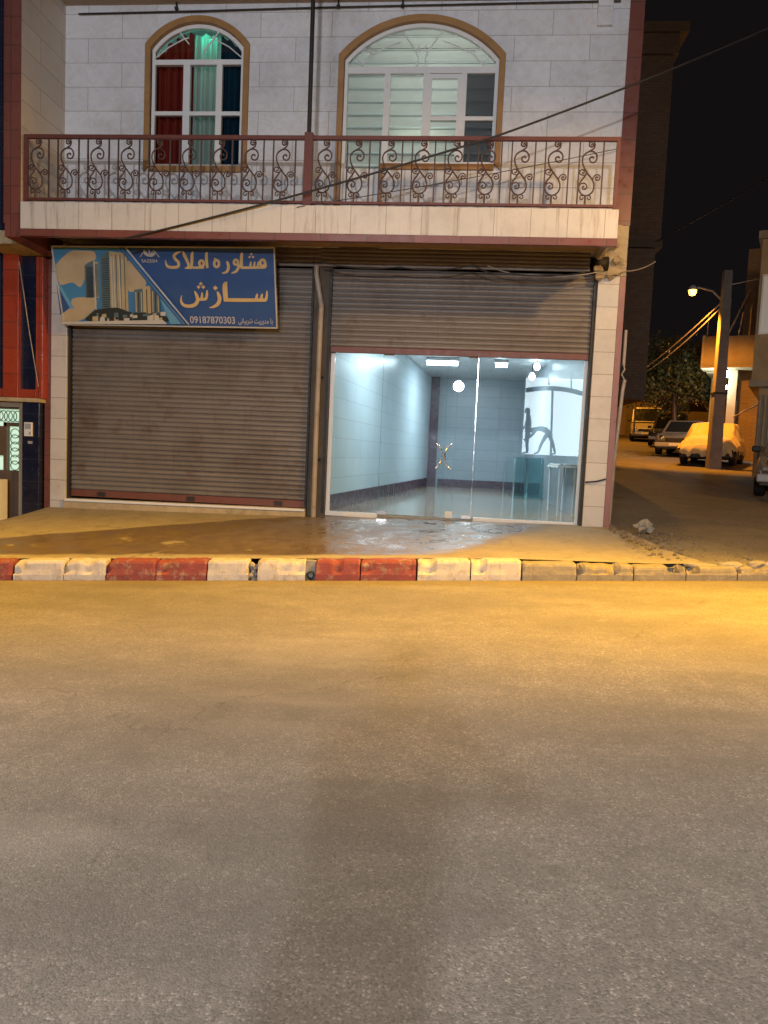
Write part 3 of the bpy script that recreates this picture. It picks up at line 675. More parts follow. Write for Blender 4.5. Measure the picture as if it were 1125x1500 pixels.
def spiral(cx, cz, R, a0, a1, r1=.15, n=22):
    return [(cx+R*(1-(1-r1)*i/n)*math.cos(a0+(a1-a0)*i/n), cz+R*(1-(1-r1)*i/n)*math.sin(a0+(a1-a0)*i/n)) for i in range(n+1)]
def smooth(pts, n=6):
    out = []
    P = [Vector((a, b)) for a, b in pts]
    for i in range(len(P)-1):
        p0, p1, p2, p3 = P[max(i-1, 0)], P[i], P[i+1], P[min(i+2, len(P)-1)]
        for k in range(n):
            t = k/n; out.append(tuple(.5*((2*p1)+(p2-p0)*t+(2*p0-5*p1+4*p2-p3)*t*t+(3*p1-p0-3*p2+p3)*t**3)))
    out.append(tuple(P[-1])); return out
def scroll_mb(x0):
    q = .29/158.
    def T(p): return [(x0+(a-292)*q, RY+.0, 5.315-(b-96)*(.765/444.)) for a, b in p]
    m = MB(); r = .0102
    m.tube(T(smooth([(372, 121), (380, 112), (388, 122), (376, 134), (360, 124), (364, 103), (384, 98), (396, 112), (393, 140), (372, 158), (340, 178), (322, 205), (322, 245), (340, 290), (368, 330), (398, 372), (407, 415), (394, 455), (356, 476), (318, 455), (305, 415), (315, 380), (338, 345), (350, 318)])), r, 6)
    m.tube(T(smooth([(330, 188), (356, 168), (388, 166), (412, 190), (413, 224), (395, 243), (373, 236), (368, 214), (384, 203), (394, 214)])), r, 6)
    m.tube(T(smooth([(306, 420), (316, 395), (340, 388), (358, 404), (354, 426), (336, 430), (331, 416), (342, 409)])), r*.85, 6)
    m.tube(T(smooth([(352, 316), (348, 330), (330, 332), (309, 322), (308, 302), (322, 293), (337, 302), (332, 317), (320, 314)])), r*.8, 6)
    m.tube(T(smooth([(396, 372), (398, 350), (412, 331), (432, 328), (444, 344), (438, 362), (422, 365), (414, 352), (424, 343), (432, 350)])), r*.8, 6)
    m.tube(T([(353, 476), (353, 540)]), r*1.2, 6)
    m.tube(T(smooth([(353, 480), (338, 474), (322, 478), (318, 494), (330, 503), (340, 494), (334, 487)])), r*.75, 5)
    m.tube(T(smooth([(353, 480), (368, 474), (384, 478), (389, 494), (377, 503), (367, 494), (373, 487)])), r*.75, 5)
    return m
def bar_mb(x): m = MB(); m.box(x-.0085, x+.0085, RY-.0085, RY+.0085, 4.551, 5.314); return m
sc0 = scroll_mb(-5.90).build('scroll', m_iron, RL); b0 = bar_mb(-5.6).build('bar', m_iron, RL)
def at_x(src, dx):
    c = src.copy(); COL.objects.link(c); c.parent = RL; c.location = src.location+Vector((dx, 0, 0)); return c
per = 3.76/9
for i in range(1, 9): at_x(sc0, per*i)
for i in range(9): at_x(sc0, 3.89+per*.999*i) if True else None
for i in range(9):
    if i: at_x(b0, per*i)
    if i < 8: at_x(b0, per*i+.128)
for i in range(9):
    at_x(b0, 3.89+per*i)
    if i < 8: at_x(b0, 3.89+per*i+.128)

# conduit, boxed pipe, hooks on the upper wall
m = MB(); m.tube([(-5.75, -.03, 7.47), (-4, -.03, 7.49), (-2.2, -.03, 7.52), (1.9, -.03, 7.56)], .012, 8); m.build('conduit', m_dark, B)
m = MB(); m.box(1.60, 1.80, -.06, -.002, 7.24, 7.6); m.build('pipe_boxing', m_tile, B, .004)
for x in (-4.28, -1.95, -1.05):
    m = MB(); m.lathe([(0, 0), (.02, .005), (.03, .03), (.012, .055), (.012, .11)], (x, -.06, 7.49), 10); m.build('hook', m_dark, B)
# drainpipe between the shops
m = MB(); m.tube([(-2.12, -.07, 3.98), (-2.12, -.07, 3.86), (-2.11, -.06, 3.80), (-2.055, -.04, 3.52), (-2.035, -.04, 3.42), (-2.04, -.04, 3.2), (-2.045, -.04, 1.6), (-2.04, -.04, .36)], .036, 12)
dp = m.build('drainpipe', m_pipe, B); dp['label'] = 'grey drainpipe bent near its top between the two shutters'
for z in (1.2, 2.4):
    m = MB(); m.box(-2.09, -1.99, -.045, .06, z, z+.025); m.build('bracket', m_dark, dp)
# side pipe behind the corner
m = MB(); m.tube([(2.28, .3, .45), (2.29, .28, 1.4), (2.34, .28, 2.4), (2.36, .28, 2.55)], .028, 10); m.tube([(2.33, .28, 2.75), (2.33, .28, 3.25)], .024, 10); m.tube([(2.36, .28, 2.55), (2.31, .28, 2.62), (2.35, .28, 2.7), (2.33, .28, 2.76)], .012, 8)
m.build('side_pipe', m_pipe, B)
# stencilled meter numbers and tile cracks on the pillar are just stains in its tiles
# cables under the slab and across the facade
def cable(pts, r, label, name='cable', sag=0., n=14, mat=None):
    P = []
    for i in range(len(pts)-1):
        a, b = Vector(pts[i]), Vector(pts[i+1])
        for k in range(n): t = k/n; P.append(a.lerp(b, t)-Vector((0, 0, sag*4*t*(1-t))))
    P.append(Vector(pts[-1])); m = MB(); m.tube(P, r, 6)
    return tag(m.build(name, mat or m_cable), label, 'cable')
cable([(-4.5, -1.15, 4.0), (.36, -1.2, 5.33), (4.3, -1.2, 6.95)], .013, 'thick black cable slanting across the balcony front up to the right', sag=.05)
cable([(-2.2, -1.14, 4.44), (2.0, -.08, 5.62)], .005, 'thin wire running just below the thick cable across the railing', sag=.03)
cable([(-2.0, -.35, 3.96), (-.9, -.4, 3.9), (0.1, -.3, 3.97), (.6, -.35, 3.86), (1.7, -.2, 3.95)], .009, 'tangled dark wires hanging under the balcony slab', sag=.05)
cable([(.3, -.3, 3.97), (.9, -.28, 3.87), (1.78, -.22, 3.93), (2.15, -.1, 3.98), (2.75, .6, 4.3)], .008, 'loose grey wire leaving the balcony slab at the shop corner', sag=.04, mat=m_pipe)
cable([(1.845, -.035, 1.06), (2.0, -.04, 1.08), (2.13, -.035, 1.12)], .012, 'short black cable crossing the foot of the right pillar')
cable([(-6.5, -.25, 3.9), (-6.35, -.23, 2.9), (-6.22, -.2, 2.1)], .007, 'thin pale wire hanging on the dark panel of the neighbouring house', mat=m_pipe)

# ------------------------------------------------------------------ shop sign
TL, TR, BR, BL = Vector((-5.87, -.5, 4.07)), Vector((-2.63, -.5, 4.11)), Vector((-2.64, -.15, 3.06)), Vector((-5.86, -.15, 3.02))
SN = (BR-BL).cross(TL-BL).normalized()
def sp(s, t, o=0.):
    p = (BL*(1-s)+BR*s)*(1-t)+(TL*(1-s)+TR*s)*t; return p+SN*o
def px2st(x, y):
    t = 0.
    yt = 360+2*(x-75)/327; yb = 476+5*(x-90)/315; t = (yb-y)/(yb-yt)
    xl = 90+(75-90)*t; xr = 405+(402-405)*t; return (x-xl)/(xr-xl), t
def sgp(x, y, crop, o): s_, t_ = px2st(crop[0]+x/6.25, crop[1]+y/6.25); return sp(s_, t_, o)
CA, CB = (230, 355), (70, 355)
SG = thing('shop_sign', 'wide blue sign with gold Persian lettering and tower blocks above the closed shutter', 'sign', tuple(BL))
m = MB(); m.hexa([sp(0, 0, -.04), sp(1, 0, -.04), sp(1, 0, 0), sp(0, 0, 0)], [sp(0, 1, -.04), sp(1, 1, -.04), sp(1, 1, 0), sp(0, 1, 0)])
m_sblue = pm('sign_royal_blue_vinyl', (.028, .085, .25), .42, .15, 2., bump=.03)
m.build('panel', m_sblue, SG)
m = MB()
for a, b, c, d in ((0, 1, 0, .018), (0, 1, .982, 1), (0, .006, .018, .982), (.994, 1, .018, .982)):
    m.hexa([sp(a, c, -.045), sp(b, c, -.045), sp(b, c, .01), sp(a, c, .01)], [sp(a, d, -.045), sp(b, d, -.045), sp(b, d, .01), sp(a, d, .01)])
m.build('frame', pm('sign_frame_white', (.5, .46, .4), .5, .2, 4.), SG)
m = MB()
for s_ in (.12, .5, .88):
    a = sp(s_, .93, -.04); m.tube([a, (a.x, .02, a.z+.02)], .012, 6); a = sp(s_, .1, -.04); m.tube([a, (a.x, .06, a.z)], .012, 6)
m.build('bracket', m_dark, SG)
# picture
m_sky = pm('sign_sky_blue', (.055, .22, .42), .4, .2, 1.4, bump=.02); m_cloud = pm('sign_cloud_cream', (.52, .40, .25), .4, .35, 2.5, bump=.02)
m_lblue = pm('sign_light_blue', (.13, .34, .52), .4, .2, 3., bump=.02); m_tw = pm('sign_tower_beige', (.48, .38, .22), .4, .25, 8., bump=.02)
m_twb = pm('sign_tower_blue_grey', (.10, .16, .18), .4, .35, 9., bump=.02); m_twd = pm('sign_window_dark', (.03, .04, .05), .4, .3, 9., bump=.02)
m_tree_s = pm('sign_tree_dark', (.02, .03, .03), .5, .5, 20., bump=.02); m_pale = pm('sign_pale_white', (.55, .52, .46), .4, .2, 6., bump=.02)
pic = MB(); po = [.0015]
def poly(pts, mi, crop=CB):
    po[0] += .00035; pic.add([sgp(x, y, crop, po[0]) for x, y in pts], [tuple(range(len(pts)))], mi)
def blob(pts, mi, crop=CB): poly(smooth(pts+[pts[0]], 5)[:-1], mi, crop)
poly([(45, 48), (720, 48), (1275, 742), (110, 742)], 0)                                # sky
blob([(70, 200), (130, 140), (215, 80), (330, 75), (430, 85), (445, 150), (350, 200), (335, 330), (290, 400), (220, 360), (110, 380), (80, 300)], 1)
blob([(720, 180), (770, 165), (830, 220), (900, 310), (890, 420), (800, 440), (735, 420)], 1)
blob([(100, 655), (190, 590), (215, 510), (330, 495), (435, 505), (430, 590), (330, 690), (190, 738), (105, 738)], 1)
poly([(70, 380), (95, 660), (190, 590), (130, 470)], 4); poly([(75, 380), (100, 372), (230, 600), (190, 600)], 3)
for (x0, x1, x2, yl, yr, yb) in ((340, 420, 470, 205, 160, 500), (490, 575, 740, 130, 80, 640)):
    poly([(x0, yl), (x1, yr), (x1, yb), (x0, yb)], 5); poly([(x1, yr), (x2, yr+20), (x2, yb), (x1, yb)], 2)
    for k in range(24):
        y = yl+18+k*(yb-yl-20)/24
        poly([(x0+14, y), (x1-6, y-5), (x1-6, y+3), (x0+14, y+7)], 6)
    for q in range(4):
        xx = x1+(x2-x1)*(q+.5)/4.2; poly([(xx, yr+30), (xx+7, yr+30), (xx+7, yb-10), (xx, yb-10)], 5)
for xx in (432, 590, 612, 662): poly([(xx, 120 if xx > 500 else 185), (xx+10, 118 if xx > 500 else 185), (xx+14, 630), (xx+4, 630)], 7)
for (x0, x1, yl, yb) in ((800, 880, 425, 640), (880, 950, 400, 650), (955, 1035, 420, 640)):
    poly([(x0, yl), (x1, yl-12), (x1, yb), (x0, yb)], 2 if x0 == 880 else 5)
    for q in range(3): xx = x0+(x1-x0)*(q+.4)/3.2; poly([(xx, yl+20), (xx+9, yl+20), (xx+9, yb-10), (xx, yb-10)], 6 if q % 2 else 2)
rg = random.Random(8)
blob([(380, 650), (440, 610), (520, 600), (640, 590), (760, 630), (900, 640), (1060, 660), (1070, 720), (390, 720)], 8)
for q in range(26):
    x = 385+rg.random()*660; y = 625+rg.random()*70; w = 20+rg.random()*45; h = 18+rg.random()*45
    poly([(x, y), (x+w, y-4), (x+w, y+h), (x, y+h)], rg.choice((7, 2, 7, 5, 8)))
poly([(120, 722), (1060, 702), (1100, 742), (112, 742)], 7)
poly([(1035, 490), (1062, 490), (1255, 742), (1130, 742)], 3)
poly([(705, 48), (1290, 745), (1235, 745), (672, 48)], 4)
poly([(728, 48), (744, 48), (1304, 745), (1290, 745)], 7); poly([(688, 48), (695, 48), (1262, 745), (1254, 745)], 3)
pic.build('picture', [m_sky, m_cloud, m_tw, m_lblue, m_sblue, m_twb, m_twd, m_pale, m_tree_s], SG)
# lettering drawn as broad strokes
m_gold = pm('gold_vinyl_lettering', (.62, .44, .20), .4, .2, 5., bump=.02)
def stroke(mb, pts, crop, off, sm=True):
    if sm and len(pts) > 2:
        xy = smooth([(p[0], p[1]) for p in pts], 5); ws = smooth([(p[2], 0) for p in pts], 5); P = [(a[0], a[1], w[0]) for a, w in zip(xy, ws)]
    else: P = pts
    n = len(P); Lp = []; Rp = []
    for i in range(n):
        a = P[max(i-1, 0)]; b = P[min(i+1, n-1)]; dx, dy = b[0]-a[0], b[1]-a[1]; l = math.hypot(dx, dy) or 1; nx, ny = -dy/l, dx/l; w = P[i][2]/2
        Lp.append((P[i][0]+nx*w, P[i][1]+ny*w)); Rp.append((P[i][0]-nx*w, P[i][1]-ny*w))
    vs = [sgp(x, y, crop, off) for x, y in Lp+Rp]; mb.add(vs, [(i, i+1, n+i+1, n+i) for i in range(n-1)])
def dia(mb, x, y, r, crop, off): mb.add([sgp(x+a*r, y+b*r, crop, off) for a, b in ((0, -1), (1, 0), (0, 1), (-1, 0))], [(0, 1, 2, 3)])
def ring(cx, cy, rx, ry, w): return [(cx+rx*math.cos(a), cy+ry*math.sin(a), w) for a in [2*PI*i/14 for i in range(15)]]
L1 = MB(); of = [.004]
def st(mb, pts, sm=True): of[0] += .0003; stroke(mb, pts, CA, of[0], sm)
def dd(mb, x, y, r): of[0] += .0003; dia(mb, x, y, r, CA, of[0])
st(L1, ring(966, 184, 22, 28, 24)); st(L1, [(990, 190, 18), (993, 215, 20), (975, 226, 20)]); st(L1, [(985, 224, 22), (860, 226, 22), (770, 226, 24)], False)
for x in (922, 890, 856): st(L1, [(x+6, 172, 12), (x+2, 200, 18), (x-4, 224, 18)])
dd(L1, 850, 131, 13); dd(L1, 881, 131, 13); dd(L1, 866, 106, 13)
st(L1, [(790, 92, 10), (780, 110, 26), (776, 170, 28), (776, 228, 28)])
st(L1, ring(728, 178, 19, 22, 22)); st(L1, [(746, 180, 18), (750, 220, 24), (728, 258, 24), (686, 276, 10)])
st(L1, [(645, 168, 10), (655, 190, 24), (660, 225, 26), (644, 262, 24), (602, 276, 8)])
st(L1, ring(554, 190, 22, 30, 24)); st(L1, [(530, 140, 6), (545, 152, 20), (562, 165, 20)])
st(L1, [(474, 86, 8), (464, 108, 26), (464, 170, 26), (470, 230, 22)])
st(L1, ring(418, 188, 20, 26, 22)); st(L1, [(440, 224, 22), (390, 226, 22), (335, 226, 22)], False)
st(L1, [(344, 82, 8), (334, 110, 26), (330, 180, 26), (322, 226, 26)])
st(L1, [(250, 78, 6), (262, 110, 28), (285, 160, 26), (300, 200, 22), (292, 224, 18)]); st(L1, [(330, 226, 22), (300, 228, 20), (266, 230, 12)], False)
st(L1, [(238, 82, 8), (205, 92, 20), (170, 118, 24), (180, 148, 26), (208, 178, 26), (205, 214, 26), (160, 224, 26), (112, 216, 24), (96, 190, 18), (90, 158, 6)])
# second line
for x in (1000, 956, 912): st(L1, [(x+4, 434 if x == 1000 else 462, 10), (x, 480, 22), (x-8, 522, 26)])
st(L1, [(996, 520, 30), (800, 520, 34), (622, 518, 34)], False)
st(L1, [(648, 352, 8), (628, 380, 42), (628, 450, 44), (634, 534, 40)])
st(L1, [(556, 440, 10), (568, 470, 30), (576, 510, 34), (560, 556, 34), (520, 582, 24), (482, 590, 8)]); dd(L1, 540, 409, 23)
st(L1, [(464, 428, 10), (462, 470, 24), (452, 512, 24)]); st(L1, [(418, 448, 10), (418, 480, 22), (410, 510, 22)]); st(L1, [(456, 510, 26), (410, 514, 26), (370, 512, 26)], False)
st(L1, [(350, 436, 8), (366, 470, 26), (378, 520, 32), (352, 562, 34), (300, 576, 32), (250, 566, 28), (226, 530, 20), (232, 476, 6)])
dd(L1, 388, 400, 18); dd(L1, 431, 400, 18); dd(L1, 409, 370, 18)
L1.build('lettering', m_gold, SG)
def text_mesh(name, body, pos_st, height, mat, width=None, bold=0.):
    c = bpy.data.curves.new(name, 'FONT'); c.body = body; c.size = 1; c.offset = bold; o = bpy.data.objects.new(name, c); COL.objects.link(o)
    bpy.context.view_layer.update(); dg = bpy.context.evaluated_depsgraph_get()
    me = bpy.data.meshes.new_from_object(o.evaluated_get(dg)); bpy.data.objects.remove(o)
    xs = [v.co.x for v in me.vertices]; ys = [v.co.y for v in me.vertices]
    (s0, t0), (s1, t1) = pos_st
    mb = MB(); mb.add([sp(s0+(s1-s0)*(v.co.x-min(xs))/(max(xs)-min(xs)), t0+(t1-t0)*(v.co.y-min(ys))/(max(ys)-min(ys)), .006) for v in me.vertices], [tuple(p.vertices) for p in me.polygons])
    return mb.build(name, mat, SG)
def stbox(x0, y0, x1, y1, crop=CA): return px2st(crop[0]+x0/6.25, crop[1]+y1/6.25), px2st(crop[0]+x1/6.25, crop[1]+y0/6.25)
m_num = pm('sign_pale_numerals', (.50, .47, .44), .4, .15, 6., bump=.02)
text_mesh('phone_number', '09187870303', stbox(304, 676, 710, 736), 0, m_num, bold=.012)
sm = ''.join(reversed('\ufe91\ufe8e \ufee3\ufeaa\ufbfe\ufeae\ufbfe\ufe96 \ufeb7\ufeae\ufe91\ufbff\ufe8e\ufee7\ufbfd'))
text_mesh('small_lettering', sm, stbox(742, 690, 1050, 752), 0, m_num, bold=.012)
lg = MB(); of[0] = .006
def stl(pts, smt=False): of[0] += .0003; stroke(lg, pts, CB, of[0], smt)
stl([(858, 130, 8), (900, 72, 8), (940, 118, 8)]); stl([(940, 118, 8), (985, 72, 8), (1034, 134, 8)])
stl([(893, 66, 4), (905, 96, 24), (935, 116, 26), (950, 118, 4)], True); stl([(1000, 80, 4), (985, 104, 24), (955, 118, 26), (935, 120, 4)], True); stl([(940, 60, 3), (944, 80, 14), (945, 104, 4)], True)
lg.build('logo', m_num, SG)
text_mesh('logo_lettering', 'SAZESH', stbox(872, 152, 1012, 180, CB), 0, m_num, bold=.015)

# ------------------------------------------------------------------ neighbouring house at the left
NB = thing('neighbour_house', 'navy tiled house with orange red frames and a lit grille door left of the shops', 'house', (-8, -.15, 0))
m = MB(); m.box(-11, -6.80, -.14, .3, 1.93, 8.4); m.box(-6.56, -6.29, -.10, .3, 1.93, 4.2); m.box(-11, -6.6, -.11, .3, -.3, 1.6 if False else -.1)
m.build('navy_wall', m_navy, NB)
m = MB(); m.box(-6.80, -6.56, -.17, .3, 1.93, 4.2); m.box(-6.29, -6.185, -.16, .28, 1.93, 4.0); m.box(-6.559, -6.291, -.15, .28, 1.93, 2.06); m.box(-11, -6.801, -.16, .28, 1.93, 2.06)
m.build('red_frame', m_red, NB, .004)
m = MB(); m.box(-11, -6.21, -.2, .28, 1.87, 1.928); m.build('ledge', m_plaster, NB, .006)
m = MB(); m.box(-6.78, -6.19, -.75, -.05, 4.02, 4.2); m.build('broken_slab_end', m_plaster, NB)
m = MB(); m.box(-6.2, -6.182, -1.1, .2, 4.2, 8.4); m.build('party_wall_edge', m_brown, NB)
m = MB(); m.box(-6.52, -6.25, -.12, .3, -.1, 1.868); m.build('navy_pillar', m_navy, NB, .006)
dr = MB(); dr.box(-6.585, -6.522, -.10, .1, -.1, 1.868); dr.box(-8.2, -6.586, -.09, .1, 1.79, 1.866)
DR = dr.build('entrance_door', m_goldframe, NB, .004)
m = MB(); m.box(-8.2, -6.59, -.04, .05, -.1, .83); m.box(-8.2, -6.86, -.05, .05, 1.05, 1.50); m.box(-6.87, -6.82, -.04, .05, .83, 1.56); m.box(-6.62, -6.588, -.04, .05, .83, 1.788); m.box(-6.86, -6.62, -.04, .05, 1.5, 1.56); m.box(-8.2, -6.62, -.04, .05, 1.76, 1.789)
m.build('door_leaf', m_doorbrown, DR)
m = MB(); m.box(-8.2, -6.6, .055, .065, .8, 1.79); m.build('lit_glass', emit('lit_green_glass', (.62, 1., .66), .62), DR)
m = MB()
for k in range(3):
    zc = .95+k*.2
    for dz in (-.045, .045): m.tube([(-6.72+.07*math.cos(a), .02, zc+dz+.07*math.sin(a)) for a in [2*PI*i/20 for i in range(20)]], .006, 5, closed=True)
m.build('scroll_grille', m_dark, DR); m = MB()
for k in range(8):
    xc = -6.72-k*.15
    for dx in (-.04, .04): m.tube([(xc+dx+.065*math.cos(a), .02, 1.655+.08*math.sin(a)) for a in [2*PI*i/20 for i in range(20)]], .006, 5, closed=True)
m.build('scroll_grille', m_dark, DR)
t = thing('intercom', 'white door intercom with a grey screen on the navy pillar', 'intercom', (-6.42, -.13, 1.4))
m = MB(); m.box(-6.475, -6.345, -.15, -.122, 1.36, 1.57); m.build('casing', m_plastic, t, .006)
m = MB(); m.box(-6.455, -6.365, -.155, -.151, 1.47, 1.55); m.build('screen', m_greyplastic, t); m = MB(); m.box(-6.39, -6.365, -.155, -.151, 1.385, 1.43); m.build('button', m_greyplastic, t)
m = MB(); m.box(-6.425, -6.355, -.127, -.122, 1.25, 1.29); tag(m.build('sticker', m_greyplastic), 'small grey sticker on the navy pillar below the intercom', 'sticker')
t = thing('white_box', 'white box with dark lettering on its top edge by the grille door', 'box', (-6.95, -.35, 0))
m = MB(); m.box(-7.4, -6.72, -.36, -.16, -.1, .70); m.build('carcass', m_plastic, t, .01); m = MB(); m.box(-7.2, -6.76, -.366, -.361, .62, .66); m.build('lettering_strip', m_dark, t)

# ------------------------------------------------------------------ alley
m_brick = tiles('dark_brick', .22, .07, (.085, .06, .052), (.06, .045, .04), (.055, .045, .04), rough=.8, veinamt=0, mortar=.012, dirt=.4, dirtcol=(.03, .025, .02))
D = thing('dark_brick_house', 'tall dark brick house with overhanging upper floors behind the shop corner', 'house', (3, 10, 1))
m = MB(); m.box(2.4, 5.12, 10, 20, 7.3, 12.0); m.build('upper_storey', m_brick, D)
m = MB(); m.box(2.4, 5.02, 10.08, 20, 3.1, 7.1); m.build('jettied_storey', m_brick, D)
m = MB(); m.box(2.4, 5.16, 9.94, 20, 7.1, 7.3); m.build('string_course', m_dark, D)
m = MB(); m.box(2.4, 5.22, 9.9, 20, 12.0, 12.5); m.box(2.4, 5.42, 9.8, 20, 12.5, 12.75); m.build('cornice', m_brick, D)
m = MB(); m.box(2.4, 3.9, 10.8, 20, .8, 3.1); m.build('ground_storey', m_plaster, D)
m_yplaster = pm('ochre_wall_plaster', (.40, .31, .19), .9, .3, 1.5, bump=.3, dirt=.35, dscale=1.2)
m_yp2 = tiles('rough_brick_wall', .24, .08, (.30, .20, .12), (.24, .16, .10), (.20, .15, .1), rough=.85, veinamt=0, mortar=.012, dirt=.4)
E = thing('end_house', 'low plastered house with a wide gate closing the far end of the alley', 'house', (14, 45, 3.3))
m = MB(); m.box(8, 24, 45, 50, 2.5, 5.9); m.build('wall', m_yplaster, E)
m = MB(); m.box(12.2, 14.6, 44.93, 44.998, 3.4, 4.5); m.box(12.2, 14.6, 44.93, 44.998, 4.56, 5.6); m.build('gate', m_goldframe, E, .01)
m = MB(); m.box(7.8, 24, 44.8, 50, 5.9, 6.1); m.build('roof', m_conc, E)
m = MB(); m.hexa([(14.2, 43.5, 5.75), (17, 43.5, 5.75), (17, 45, 5.75), (14.2, 45, 5.75)], [(14.4, 43.8, 5.9), (17, 43.8, 5.9), (17, 44.9, 6.6), (14.4, 44.9, 6.6)]); m.build('porch_roof', m_rust, E)
# balcony house on the right, turned with the alley
H = thing('balcony_house', 'old brick house with a lit projecting balcony behind the concrete pole', 'house', (8.85, 18.0, 1.6))
m = MB(); m.box(10.1, 16, 19.2, 27, 1.2, 9.5); m.build('wall', m_yp2, H)
m = MB(); m.box(8.85, 10.8, 18.0, 19.19, 5.0, 5.1); m.box(8.85, 8.95, 18.0, 24, 5.1, 6.2); m.box(8.951, 10.8, 18.0, 18.1, 5.1, 6.15); m.box(8.951, 10.1, 19.2, 24, 4.95, 5.08); m.build('balcony', m_yplaster, H, .01)
m = MB(); m.box(9.8, 10.09, 18.6, 18.95, 1.3, 4.99); m.build('porch_post', m_yplaster, H); m = MB(); m.box(9.0, 9.2, 21, 21.3, 1.8, 4.95); m.build('porch_post', m_yplaster, H)
m = MB()
for i in range(5): m.tube([(9.0+i*.35, 18.05, 6.15), (9.0+i*.35+.1*(i % 2), 18.05, 7.0+.25*(i % 3))], .02, 6)
m.tube([(9.7, 18.05, 6.2), (10.3, 18.2, 7.8)], .03, 6); m.build('balcony_stick', m_pipe, H)
m = MB(); m.box(10.0, 10.098, 20.3, 21.2, 1.7, 4.0); m.build('door', m_doorbrown, H)
m_bulb = emit('lit_white_bulb', (.75, 1., .95), 24.)
for i, (x, y, z, lb) in enumerate(((9.80, 17.9, 4.80, 'bright white lamp fixed right under the old balcony'), (9.78, 17.9, 4.32, 'smaller white bulb hanging below the lamp under the balcony'))):
    t = thing('porch_light', lb, 'lamp', (x, y, z), 'lamps under the old balcony')
    m = MB(); r = .13-.05*i
    m.lathe([(0, -r), (r*.6, -r*.8), (r, 0), (r*.6, r*.8), (0.02, r)], (x, y, z), 14); m.build('bulb', m_bulb, t); m = MB(); m.tube([(x, y, z+r), (x, y, 4.99)], .02, 6); m.build('cord', m_cable, t)
lamp('porch_lamp_light', 'POINT', (9.44, 18.0, 4.4), 90, (.8, 1., .95), .15)
# near house on the right
A = thing('ochre_corner_house', 'ochre plastered house with a curtained window at the right edge of the photo', 'house', (7.95, 10.6, 1.2))
m = MB(); m.box(7.95, 16, 10.6, 17.5, 3.75, 7.55); m.build('upper_wall', m_yplaster, A)
m = MB(); m.box(8.15, 16, 10.75, 17.5, .8, 3.75); m.build('lower_wall', m_yplaster, A)
m = MB(); m.box(7.85, 16, 10.5, 17.6, 7.55, 7.75); m.box(7.9, 16, 10.55, 17.6, 3.6, 3.77); m.build('ledge', m_conc, A)
wf = MB(); wf.box(8.02, 8.07, 10.55, 10.598, 5.0, 6.6); wf.box(8.07, 9.5, 10.55, 10.598, 6.55, 6.6); wf.box(8.07, 9.5, 10.55, 10.598, 5.0, 5.05); wf.box(8.33, 8.37, 10.55, 10.598, 5.05, 6.55)
WF = wf.build('window', m_white, A); m = MB(); m.box(8.07, 9.5, 10.585, 10.596, 5.05, 6.55); m.build('pane', emit('dim_lit_curtain', (.50, .75, .8), .06), WF)
m = MB(); m.box(8.55, 11, 10.70, 10.748, .9, 3.3); m.build('roller_door', pm('blue_black_door', (.03, .035, .06), .5, .2, 4.), A)
m = MB()
for x in (8.2, 8.32, 8.45): m.tube([(x, 10.68, .9), (x, 10.68, 3.4)], .025, 8)
m.tube([(7.4, 12.7, 2.9), (8.2, 10.7, 3.15)], .02, 8); m.tube([(8.17, 10.66, 2.0), (8.5, 10.66, 2.0)], .015, 6); m.build('service_pipe', m_pipe, A)

H.rotation_euler = (0, 0, -.40); A.rotation_euler = (0, 0, -.42)
# concrete pole with street lamp
PB = (8.0, 13.2, 1.2)
P = thing('utility_pole', 'tall tapered concrete utility pole standing beside the covered car', 'pole', PB)
m = MB(); m.hexa([(7.80, 13.03, 1.1), (8.19, 13.03, 1.1), (8.19, 13.38, 1.1), (7.80, 13.38, 1.1)], [(7.84, 13.08, 7.35), (8.08, 13.08, 7.35), (8.08, 13.32, 7.35), (7.84, 13.32, 7.35)])
m.build('shaft', pm('dark_pole_concrete', (.24, .21, .18), .85, .3, 5., bump=.4, dirt=.5), P, .02)
m = MB(); m.box(7.79, 8.17, 13.02, 13.39, 3.6, 3.66); m.build('band', m_dark, P)
# lamp on its arm
t = thing('street_lamp', 'glowing orange street lamp on an arm beside the concrete pole', 'street lamp', (7.85, 13.2, 6.8))
m = MB(); m.tube([(7.86, 13.3, 6.5), (7.6, 13.3, 6.75), (7.2, 13.3, 6.85), (7.1, 13.3, 6.85)], .03, 8); m.build('arm', m_pipe, t)
m = MB(); m.lathe([(.02, .16), (.08, .13), (.15, .03), (.14, .0)], (7.0, 13.3, 6.76), 16); m.build('shade', m_greyplastic, t)
m = MB(); m.lathe([(0, -.13), (.08, -.10), (.115, -.02), (.10, .05), (0, .07)], (7.0, 13.3, 6.72), 16); m.build('bulb', emit('lit_sodium_bulb', (1., .46, .05), 14.), t)
lamp('alley_sodium_light', 'SPOT', (7.0, 13.3, 6.45), 2300, (1., .36, .025), .1, (8.2, 16.0, 1.3), math.radians(116), .5)
lamp('rear_alley_sodium_light', 'POINT', (8.6, 31.0, 9.5), 3000, (1., .38, .03), .1)
t = thing('distant_street_lamp', 'tiny far street lamp beside the dark brick house edge', 'street lamp', (8.6, 31, 9.5))
m = MB(); m.tube([(9.6, 31, 3.), (9.6, 31, 9.6), (9.3, 31, 9.8), (8.7, 31, 9.75)], .06, 8); m.build('post', m_pipe, t)
m = MB(); m.lathe([(0, -.1), (.1, -.06), (.14, 0), (.1, .08), (0, .1)], (8.6, 31, 9.66), 12); m.build('bulb', emit('lit_far_bulb', (1., .7, .4), 30.), t)

